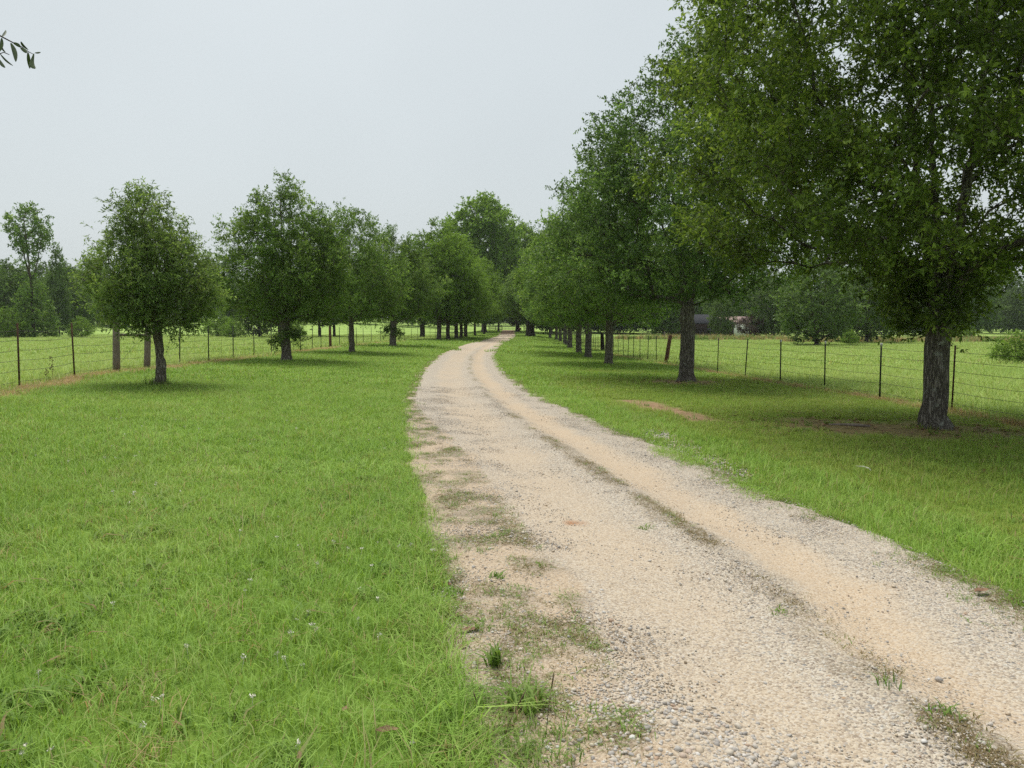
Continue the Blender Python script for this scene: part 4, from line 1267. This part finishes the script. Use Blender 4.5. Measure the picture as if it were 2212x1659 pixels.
# far woods that read as one mass
r_ = np.random.default_rng(31)
W = []
for u0, u1, d0, d1, k, s0, s1 in ((-160, 420, 205, 300, 34, 0.95, 1.35), (380, 1000, 250, 360, 34, 1.0, 1.6), (980, 1200, 330, 430, 14, 1.2, 1.7), (1180, 1500, 190, 290, 26, 1.0, 1.45), (1480, 2400, 172, 290, 56, 0.95, 1.5)):
    for i in range(k):
        u = u0 + (u1 - u0) * (i + r_.random()) / k
        p = at_depth(u, d0 + (d1 - d0) * r_.random())
        W.append((*p, s0 + (s1 - s0) * r_.random()))
W = np.array(W)
def joined(parts, nm):
    me = parts['crown']
    return me
n = len(W)
def wood(nm, sel, lab):
    scatter(nm, W[sel, :3], np.stack([0 * W[sel, 0], 0 * W[sel, 0], r_.random(sel.sum()) * 6.28], -1), np.stack([W[sel, 3], W[sel, 3], W[sel, 3] * (0.8 + 0.4 * r_.random(sel.sum()))], -1),
            r_.integers(0, 2, sel.sum()), [bgA['crown'], bgB['crown']], lab, 'woods')
wood('far_woods', W[:, 0] < 0, 'hazy far woods along the left horizon')
wood('far_woods', W[:, 0] >= 0, 'dark far woods beyond the right pasture')

# ------------------------------------------------------------------ fences
def tpost_mesh(mat):
    mb = MB()
    mb.box((0, 0, 0.66), (0.042, 0.008, 1.48))
    mb.box((0, 0.016, 0.66), (0.008, 0.024, 1.46))
    for k in range(14):
        mb.box((0, -0.006, 0.2 + k * 0.085), (0.014, 0.006, 0.02))
    return mb.mesh('t_post', mat)
def wood_mesh(h, rad, mat, seed):
    random.seed(seed)
    mb = MB()
    mb.tube([(0, 0, -0.15), (0.004, 0, 0.3 * h), (-0.004, 0.004, 0.7 * h), (0, 0, h - 0.01), (0, 0, h)], [rad * 1.08, rad, rad * 0.97, rad * 0.93, rad * 0.82], 10, True, 0.1)
    return mb.mesh('wood_post', mat, True)
ME_T_dark, ME_T_rust = tpost_mesh(M['steel_dark']), tpost_mesh(M['steel_rust'])
tipb = MB(); tipb.box((0, 0.006, 1.372), (0.047, 0.036, 0.09)); ME_tip = tipb.mesh('tip', M['tip_white'])

def fence(name, label, side, steel_u, wood_list, y_far, rust, tips, levels, yout):
    t = thing(name, label, 'fence', (0, 0, 0))
    pts = []
    rr = np.random.default_rng(51 + side)
    f = fence_xL if side < 0 else fence_xR
    for u in steel_u:
        pts.append((fence_point(u, side), 's', u))
    y = max(p[0][1] for p in pts) + 3.0
    while y < y_far:
        x = float(f(y)); pts.append((np.array([x, y, float(terrain(x, y))]), 's', None)); y += 3.3 + rr.normal(0, 0.25)
    y = min(p[0][1] for p in pts) - 3.3
    while y > yout:
        x = float(f(y)); pts.append((np.array([x, y, float(terrain(x, y))]), 's', None)); y -= 3.3
    for u, h, rad, mk, lean in wood_list:
        pts.append((fence_point(u, side), ('w', h, rad, mk, lean), u))
    pts.sort(key=lambda p: p[0][1])
    for i, (p, k, u) in enumerate(pts):
        if k == 's':
            o = obj('post', ME_T_rust if rust(i, u) else ME_T_dark, t, p)
            o.rotation_euler = (rr.normal(0, 0.02), rr.normal(0, 0.03), pi / 2 + rr.normal(0, 0.25))
            o.scale[2] = 1.0 + rr.normal(0, 0.02)
            if u in tips:
                obj('tip', ME_tip, o)
        else:
            _, h, rad, mk, lean = k
            o = obj('wooden_post', wood_mesh(h, rad, M[mk], i), t, p)
            o.rotation_euler = (rr.normal(0, 0.02), lean, rr.random() * 0.3)
            o['label'] = 'round wooden fence post'
    # wires, one strand each
    for li, hgt in enumerate(levels):
        mb = MB()
        path = []
        for i in range(len(pts) - 1):
            a, c = pts[i][0], pts[i + 1][0]
            sag = 0.018 + 0.03 * rr.random()
            ns = 5 if a[1] < 45 else 2
            dz0 = rr.normal(0, 0.012)
            for k in range(ns):
                q = k / ns
                p = a * (1 - q) + c * q
                p = p + np.array([-0.012 * side, 0, hgt - sag * 4 * q * (1 - q)])
                path.append(p)
            if a[1] < 33:
                L = np.linalg.norm(c - a)
                for k in range(int(L / 0.13)):
                    q = (k + 0.5) * 0.13 / L
                    p = a * (1 - q) + c * q + np.array([-0.012 * side, 0, hgt - sag * 4 * q * (1 - q)])
                    dd = rr.normal(0, 1, 3); dd /= np.linalg.norm(dd)
                    mb.box(p, (0.008, 0.018, 0.008))
                    mb.poly([p - dd * 0.017, p + dd * 0.017, p + np.array([0.003, 0.003, 0.003])])
        path.append(pts[-1][0] + np.array([0, 0, hgt]))
        mb.tube(path, 0.0045, 3, False)
        obj('wire_strand', mb.mesh('wire_strand', M['wire']), t)
    return t, pts
lev = [0.18, 0.42, 0.64, 0.86, 1.08, 1.28]
tL, ptsL = fence('barbed_wire_fence', 'barbed wire fence on rusty steel posts along the left pasture', -1,
      [40, 160, 388, 451, 504, 549, 587, 620, 650, 675, 694, 734, 753, 771], [(250, 1.48, 0.105, 'wood_grey', 0.03), (316, 1.45, 0.10, 'wood_grey', 0.06), (714, 1.52, 0.09, 'wood_red', 0.0)],
      122, lambda i, u: u in (40, 160) or (u or 999) < 10, {549, 650}, lev, 6)
tR, ptsR = fence('barbed_wire_fence', 'barbed wire fence on dark steel posts along the right pasture', 1,
      [2062, 1904, 1784, 1687, 1611, 1551, 1500, 1418, 1399.5, 1383, 1369, 1357, 1347, 1336, 1326], [(1438, 1.46, 0.10, 'wood_red', 0.16), (1304, 1.6, 0.095, 'wood_dark', -0.05), (1299.5, 1.66, 0.095, 'wood_dark', -0.02)],
      122, lambda i, u: u in (2062,), {1784, 1904, 1687}, lev, 6)
# thin wire stays between the left posts and a brace wire on the corner post
rr = np.random.default_rng(77)
for i in range(len(ptsL) - 1):
    a, c = ptsL[i][0], ptsL[i + 1][0]
    if 26 < a[1] < 60:
        p = 0.5 * (a + c)
        mb = MB(); mb.tube([(0, 0, 0.14), (0.01, 0.01, 1.26)], 0.003, 3, False)
        obj('wire_stay', mb.mesh('wire_stay', M['wire']), tL, p)
wa = [p for p in ptsL if p[2] == 250][0][0]; wb = [p for p in ptsL if p[2] == 316][0][0]
mb = MB(); mb.tube([wa + (0.02, 0, 0.15), wb + (0.02, 0, 1.25)], 0.005, 4, False)
obj('brace_wire', mb.mesh('brace_wire', M['wire']), tL)
mb = MB(); mb.tube([wa + (0.03, 0, 1.12), wb + (0.03, 0, 1.10)], 0.04, 6, True)
obj('brace_rail', mb.mesh('brace_rail', M['wood_grey']), tL)

# lone grey post far out in the right pasture
lone = obj('old_post', wood_mesh(1.4, 0.11, M['wood_grey'], 3), None, at_depth(1436, 128))
tag(lone, 'short grey wooden post standing alone at the far pasture edge', 'post')

# ------------------------------------------------------------------ far gate
def board_fence(a, c, nposts, label, rise=0.0):
    a, c = np.array(a), np.array(c)
    t = thing('board_fence', label, 'fence', a)
    d = c - a
    ang = math.atan2(d[1], d[0])
    L = math.hypot(d[0], d[1])
    rot = np.array([[cos(ang), -sin(ang), 0], [sin(ang), cos(ang), 0], [0, 0, 1]])
    for i in range(nposts):
        q = i / (nposts - 1)
        mb = MB(); mb.box((0, 0, 0.68), (0.17, 0.17, 1.5), rot)
        obj('post', mb.mesh('post', M['wood_dark']), t, d * q)
    for hgt in (0.35, 0.78, 1.2):
        mb = MB()
        rs = np.array([[cos(ang), -sin(ang), 0], [sin(ang), cos(ang), 0], [0, 0, 1]])
        mid = d / 2 + np.array([0, -0.11, hgt])
        pitch = math.atan2(d[2], L)
        rp = np.array([[cos(pitch), 0, -sin(pitch)], [0, 1, 0], [sin(pitch), 0, cos(pitch)]])
        mb.box(mid, (math.hypot(L, d[2]), 0.05, 0.2), rs @ rp)
        obj('rail', mb.mesh('rail', M['wood_dark']), t)
    return t
GY = 229.0
gz = lambda u, y=GY: at_depth(u, y)
a, c = gz(1056), gz(1084.5)
a = a + (0, 0, -0.35)
board_fence(a, c, 3, 'dark three rail board fence left of the far gate')
board_fence(gz(1131.5), gz(1141), 2, 'short dark board fence right of the far gate')
board_fence(at_depth(996, 165), at_depth(1003, 165), 2, 'dark board fence piece glimpsed behind the left clump')
ga, gc = gz(1086.2), gz(1113)
t = thing('pipe_gate', 'metal pipe gate with upright bars across the far road', 'gate', ga)
Lg = gc[0] - ga[0]
for hgt in (0.18, 0.68, 1.16):
    mb = MB(); mb.tube([(0, 0, hgt), (Lg, 0, hgt + gc[2] - ga[2])], 0.035, 6)
    obj('rail', mb.mesh('rail', M['gate_metal']), t)
for k in range(10):
    q = k / 9
    mb = MB(); mb.tube([(Lg * q, 0.0, 0.1), (Lg * q, 0.0, 1.2)], 0.05 if k in (0, 9) else 0.04, 6)
    obj('bar', mb.mesh('bar', M['gate_metal']), t)
p = at_depth(1123, 168)
t = thing('mailbox', 'dark red box on a thin post beside the far road', 'mailbox', p)
mb = MB(); mb.tube([(0.25, 0, -0.1), (0.25, 0, 0.9)], 0.06, 6); obj('post', mb.mesh('post', M['wood_dark']), t)
mb = MB()
mb.box((0, 0, 1.05), (0.66, 0.36, 0.30))
mb.tube([(-0.33, 0, 1.18), (0.33, 0, 1.18)], 0.18, 10)
obj('box', mb.mesh('box', M['mail_red']), t)

# ------------------------------------------------------------------ buildings beyond the right pasture
def building(name, label, loc, w, d, h, roof_h, over, wall, roof, rotz, hip):
    t = thing(name, label, 'building', loc, rotz)
    mb = MB(); mb.box((0, 0, h / 2 - 0.15), (w, d, h + 0.3)); obj('wall', mb.mesh('wall', wall), t)
    W_, D_ = w / 2 + over, d / 2 + over
    rx = max(0.3, W_ - (D_ if hip else 0))
    V = [(-W_, -D_, h + 0.003), (W_, -D_, h + 0.003), (W_, D_, h + 0.003), (-W_, D_, h + 0.003), (-W_, -D_, h + 0.2), (W_, -D_, h + 0.2), (W_, D_, h + 0.2), (-W_, D_, h + 0.2), (-rx, 0, h + roof_h), (rx, 0, h + roof_h)]
    F = [(3, 2, 1, 0), (0, 1, 5, 4), (1, 2, 6, 5), (2, 3, 7, 6), (3, 0, 4, 7), (4, 5, 9, 8), (6, 7, 8, 9), (5, 6, 9), (7, 4, 8)]
    obj('roof', new_mesh('roof', np.array(V), F, roof), t)
    return t
hp = at_depth(1512, 158)
hb = building('house', 'dark brown house with grey shingled hip roof behind the right trees', hp, 11.0, 8.0, 2.7, 2.0, 0.6, M['brown_wall'], M['roof_grey'], 0.15, True)
for k, xw in enumerate((-3.2, 0.4, 3.4)):
    mb = MB(); mb.box((xw, -4.005, 1.5), (1.1, 0.06, 1.2)); w_ = obj('window', mb.mesh('window', M['window_dark']), hb)
    mb = MB(); mb.box((xw, -4.03, 0.86), (1.3, 0.1, 0.08)); obj('sill', mb.mesh('sill', M['wood_grey']), w_)
sp_ = at_depth(1581, 165)
building('shed', 'white building with pinkish roof glimpsed beside the brown house', sp_, 6.0, 5.0, 2.9, 1.5, 0.35, M['white_wall'], M['roof_pink'], -0.1, False)

# tall weeds along the far pasture edge
r_ = np.random.default_rng(26)
n = 1500
u = 1330 + 900 * r_.random(n)
yy = np.where(u < 1690, 128 + r_.normal(0, 2.5, n), 112 + r_.normal(0, 3, n))
x = (u - 1106) / 1662 * yy
pm = patch_meshes('tall_weeds', 4, M['straw'], n=26, radius=0.5, hmin=0.3, hmax=1.2, width=0.05, lean=0.25)
pm2 = patch_meshes('tall_weeds_green', 4, M['weed'], n=30, radius=0.55, hmin=0.3, hmax=1.1, width=0.07, lean=0.3)
P, rt, sc, pk = put(x, yy, r_, 0.6, 1.2, 8)
scatter('tall_weeds', P, rt, sc, pk, pm + pm2, 'tall tan and green weeds along the far edge of the right pasture', 'weeds')

# ------------------------------------------------------------------ single plants and litter near the camera
def tuft(name, u, v, n, h, width, label, mat='weed', lean=0.55, rad=0.05, seed=1, on_road=True):
    p = ground_at(u, v)
    if on_road: p[2] = float(road_z(p[0], p[1]))
    V, F, rn = blades(n=n, radius=rad, hmin=h * 0.45, hmax=h, width=width, lean=lean, r=np.random.default_rng(seed), curl=0.45)
    o = obj(name, new_mesh(name, V, F, M[mat], False, dict(rnd=rn * 0.88)), None, p)
    tag(o, label, 'plant', 'weed tufts on the gravel')
tuft('grass_tuft', 1069, 1450, 34, 0.135, 0.014, 'upright spiky grass tuft alone on the gravel shoulder', lean=0.38, rad=0.045, seed=3)
tuft('grass_tuft', 1135, 1540, 70, 0.13, 0.009, 'widest sprawling tuft at the bottom of the gravel shoulder', lean=0.9, rad=0.075, seed=4)
tuft('grass_tuft', 1036, 1366, 42, 0.06, 0.009, 'low flat tuft above the spiky one on the shoulder', lean=0.8, rad=0.09, seed=5)
tuft('grass_tuft', 1072, 1258, 30, 0.055, 0.008, 'small tuft higher up on the gravel shoulder', lean=0.8, rad=0.06, seed=6)
tuft('grass_tuft', 990, 1296, 26, 0.07, 0.007, 'small tuft close to the lawn edge on the shoulder', lean=0.8, rad=0.05, seed=7)
tuft('grass_tuft', 1396, 1150, 30, 0.05, 0.008, 'green tuft on the middle ridge, farthest up the road', lean=0.9, rad=0.07, seed=8)
tuft('grass_tuft', 1682, 1340, 24, 0.05, 0.007, 'green tuft half way down the middle ridge', lean=0.9, rad=0.05, seed=9)
tuft('grass_tuft', 1925, 1508, 24, 0.075, 0.006, 'upright tuft on the middle ridge near the bottom right', lean=0.5, rad=0.06, seed=10)
tuft('grass_tuft', 2040, 1572, 22, 0.055, 0.008, 'lowest green tuft on the middle ridge at bottom right', lean=0.6, rad=0.07, seed=11)
tuft('grass_tuft', 2120, 1195, 90, 0.20, 0.008, 'tall green clump bending over the right road edge', 'grass', lean=0.8, rad=0.16, seed=12, on_road=False)
tuft('grass_tuft', 1525, 1000, 60, 0.14, 0.010, 'green clump at the right road edge by the washed stones', 'grass', lean=0.7, rad=0.16, seed=13, on_road=False)
tuft('grass_tuft', 985, 1575, 16, 0.26, 0.011, 'long grass blades arching over the shoulder at the bottom', 'grass', lean=0.95, rad=0.10, seed=14, on_road=False)
# grass left uncut round the young oak's foot
p = L1
V, F, rn = blades(n=170, radius=0.32, hmin=0.12, hmax=0.38, width=0.012, lean=0.5, r=np.random.default_rng(15))
o = obj('grass_clump', new_mesh('grass_clump', V, F, M['weed'], False, dict(rnd=rn)), None, p)
tag(o, 'uncut tall grass round the foot of the smallest oak', 'grass')
# seed stalks on the shoulder
for i, (u, v, h, dx, lab) in enumerate(((1080, 1620, 0.22, 0.09, 'dark leaning seed stalk in front of the spiky tuft'), (1178, 1600, 0.26, 0.03, 'thin tall seed stalk beside the sprawling tuft'),
                                        (1040, 1560, 0.12, -0.03, 'short thin seed stalk at the lawn edge'))):
    p = ground_at(u, v)
    mb = MB(); mb.tube([(0, 0, -0.01), (dx * 0.4, 0, h * 0.5), (dx, 0, h)], [0.0016, 0.0014, 0.001], 4, True)
    mb.tube([(dx * 0.75, 0, h * 0.8), (dx * 0.95, 0, h * 0.95), (dx * 1.1, 0, h * 1.08)], [0.0015, 0.0032, 0.001], 5, True)
    tag(obj('seed_stalk', mb.mesh('seed_stalk', M['dry_weed']), None, p), lab, 'plant', 'seed stalks on the shoulder')
# dead weed stalks by the left fence
for i, (u, v, h, lab) in enumerate(((113, 824, 0.62, 'taller brown dead weed stalk between the first two left posts'), (101, 826, 0.33, 'shorter brown dead weed stalk between the first two left posts'))):
    p = ground_at(u, v)
    mb = MB(); mb.tube([(0, 0, -0.02), (0.02, 0, h)], [0.008, 0.003], 5, True)
    for k in range(26):
        z = h * (0.35 + 0.65 * random.random()); a_ = random.random() * 6.28; q = 0.02 + 0.035 * random.random()
        c = np.array([q * cos(a_), q * sin(a_), z])
        mb.poly([c + (0, 0, 0.02), c + (0.012, 0.01, 0), c - (0.012, 0.008, 0.012)])
    tag(obj('dead_weed', mb.mesh('dead_weed', M['wood_red']), None, p), lab, 'plant', 'dead weed stalks')
# fallen leaves
def curled_leaf(seed, L):
    r = np.random.default_rng(seed)
    V, F = [], []
    n = 7
    for i in range(n):
        q = i / (n - 1)
        w = L * 0.22 * sin(pi * min(1, 0.08 + q * 0.95)) ** 0.8
        bend = 0.25 * L * (q - 0.5) ** 2
        for s in (-1, 0, 1):
            V.append((L * (q - 0.5), s * w, 0.004 + bend + (abs(s) * w * 0.5) + r.normal(0, 0.002)))
    for i in range(n - 1):
        for s in range(2):
            a_ = i * 3 + s
            F.append((a_, a_ + 3, a_ + 4, a_ + 1))
    return new_mesh('fallen_leaf', np.array(V), F, M['leaf_brown'], True)
for i, (u, v, L, rz, road, lab) in enumerate((
        (1015, 1378, 0.10, 0.3, True, 'curled brown leaf below the low flat tuft'), (993, 1345, 0.07, 1.1, True, 'brown leaf left of the low flat tuft'),
        (970, 1276, 0.05, 2.0, True, 'small dark leaf near the lawn edge of the shoulder'), (962, 1246, 0.06, 0.2, True, 'topmost dark brown leaf on the shoulder'),
        (1000, 1415, 0.05, 0.7, True, 'reddish leaf left of the spiky tuft'), (1100, 1592, 0.06, 0.5, True, 'brown leaf at the bottom of the shoulder'),
        (838, 1608, 0.09, 0.2, False, 'large brown leaf lying in the bottom grass'), (745, 1560, 0.05, 1.5, False, 'small brown leaf in the grass left of the large one'),
        (2120, 1296, 0.12, 0.4, False, 'brown leaf litter at the right gravel edge'))):
    p = ground_at(u, v)
    p[2] = float(road_z(p[0], p[1])) + 0.006 if road else p[2] + 0.05
    tag(obj('fallen_leaf', curled_leaf(500 + i, L), None, p, rz), lab, 'leaf', 'fallen brown leaves')
# bleached stick and dead branch on the right lawn
p = ground_at(1868, 1022)
mb = MB(); mb.tube([(-0.05, 0.12, 0.06), (0.01, 0.05, 0.065), (0.03, -0.03, 0.06), (0.02, -0.11, 0.05)], [0.007, 0.010, 0.009, 0.005], 6, True)
tag(obj('stick', mb.mesh('stick', M['bleached'], True), None, p), 'small curved white stick lying in the right lawn', 'stick')
p = ground_at(1838, 926)
mb = MB(); mb.tube([(-0.35, 0.1, 0.06), (-0.1, 0.02, 0.07), (0.12, 0.0, 0.06), (0.3, -0.06, 0.05)], [0.012, 0.022, 0.028, 0.02], 6, True)
tag(obj('dead_branch', mb.mesh('dead_branch', M['wood_grey'], True), None, p), 'short dead branch lying left of the nearest oak', 'branch')

# branch reaching into the picture at the top left
def over_pt(u, v, dep): 
    d = ray(u, v); q = d * (dep / d[1])
    return np.array([q[0], q[1], CAM_H + q[2]])
D0 = 3.4
base = np.array([-6.7, 2.9, float(terrain(-6.7, 2.9))])
t = thing('oak_tree', 'oak beyond the left picture edge, its leafy twig hangs into the top left sky', 'tree', base)
for k_, me_ in oak_left.items():
    o_ = obj(k_, me_, t); o_.scale = (0.64, 0.64, 0.64); o_.rotation_euler[2] = 1.9
stem = [np.array([0.0, 0.0, 1.75]), np.array([0.9, 0.15, 2.35])] + [over_pt(u, v, D0 + dd) - base for u, v, dd in ((-650, -10, 0.3), (-420, -30, 0.25), (-250, 10, 0.15), (-120, 35, 0.05), (-30, 60, 0.0), (5, 80, 0), (28, 92, 0), (48, 102, 0.01), (62, 112, 0.01), (72, 117, 0.01))]
mb = MB(); mb.tube(stem, [0.045, 0.032, 0.020, 0.014, 0.010, 0.007, 0.004, 0.003, 0.0024, 0.002, 0.0016, 0.0012], 6, True)
stem2 = [over_pt(u, v, D0 + dd) - base for u, v, dd in ((-120, 35, 0.05), (-40, 95, 0.03), (0, 116, 0.03), (8, 113, 0.03), (20, 118, 0.03))]
mb.tube(stem2, [0.005, 0.004, 0.0025, 0.002, 0.0015], 6, True)
twg = obj('hanging_twig', mb.mesh('hanging_twig', M['bark_far'], True), t)
for i, (u0, v0, u1, v1, w, bend) in enumerate(((23, 93, 34, 133, 10, 2), (28, 92, 45, 102, 7, 1), (45, 90, 61, 108, 6, -3), (44, 103, 58, 114, 8, 1), (60, 113, 64, 148, 8, -1),
                                              (72, 116, 76, 148, 12, -9), (75, 114, 88, 113, 4, 0), (5, 79, 12, 65, 9, 1), (3, 82, -2, 112, 9, 1), (0, 116, 28, 142, 4, -2), (-6, 124, 11, 146, 7, -2),
                                              (2, 95, 12, 113, 4, -3), (-30, 60, -22, 95, 9, 1), (-55, 55, -60, 90, 9, 0), (-40, 95, -30, 130, 9, 2))):
    a_, c_ = over_pt(u0, v0, D0) - base, over_pt(u1, v1, D0 + 0.02 * ((i * 7) % 5 - 2)) - base
    ax = c_ - a_
    L = np.linalg.norm(ax)
    sd = np.cross(ax, np.array([0, 1.0, 0.25 * ((i % 3) - 1)])); sd /= np.linalg.norm(sd)
    up_ = np.cross(sd, ax / L)
    wd = w / 1662 * D0
    V, F = [], []
    for k in range(7):
        q = k / 6
        ww = wd * 0.5 * max(0.04, sin(pi * (0.06 + 0.9 * q)) ** 0.7)
        c = a_ + ax * q + sd * (bend / 1662 * D0) * sin(pi * q)
        for s in (-1, 0, 1):
            V.append(c + sd * s * ww + up_ * abs(s) * ww * 0.45)
    for k in range(6):
        for s in range(2):
            j = k * 3 + s
            F.append((j, j + 3, j + 4, j + 1))
    obj('leaf', new_mesh('leaf', np.array(V), F, M['leaf_over'], True), twg)

# ------------------------------------------------------------------ humid air
def haze():
    mb = MB(); mb.box((0, 470, 20.5), (1360, 1060, 46.0))
    m, nt, out = mat_new('haze')
    v = nt.nodes.new('ShaderNodeVolumePrincipled')
    v.inputs['Color'].default_value = (0.93, 0.96, 1.0, 1)
    v.inputs['Density'].default_value = 0.00016
    nt.links.new(v.outputs[0], out.inputs['Volume'])
    o = obj('haze', mb.mesh('haze', m))
    tag(o, 'thin humid haze in the air', 'haze', kind='stuff')
USE_HAZE = True
if USE_HAZE:
    haze()
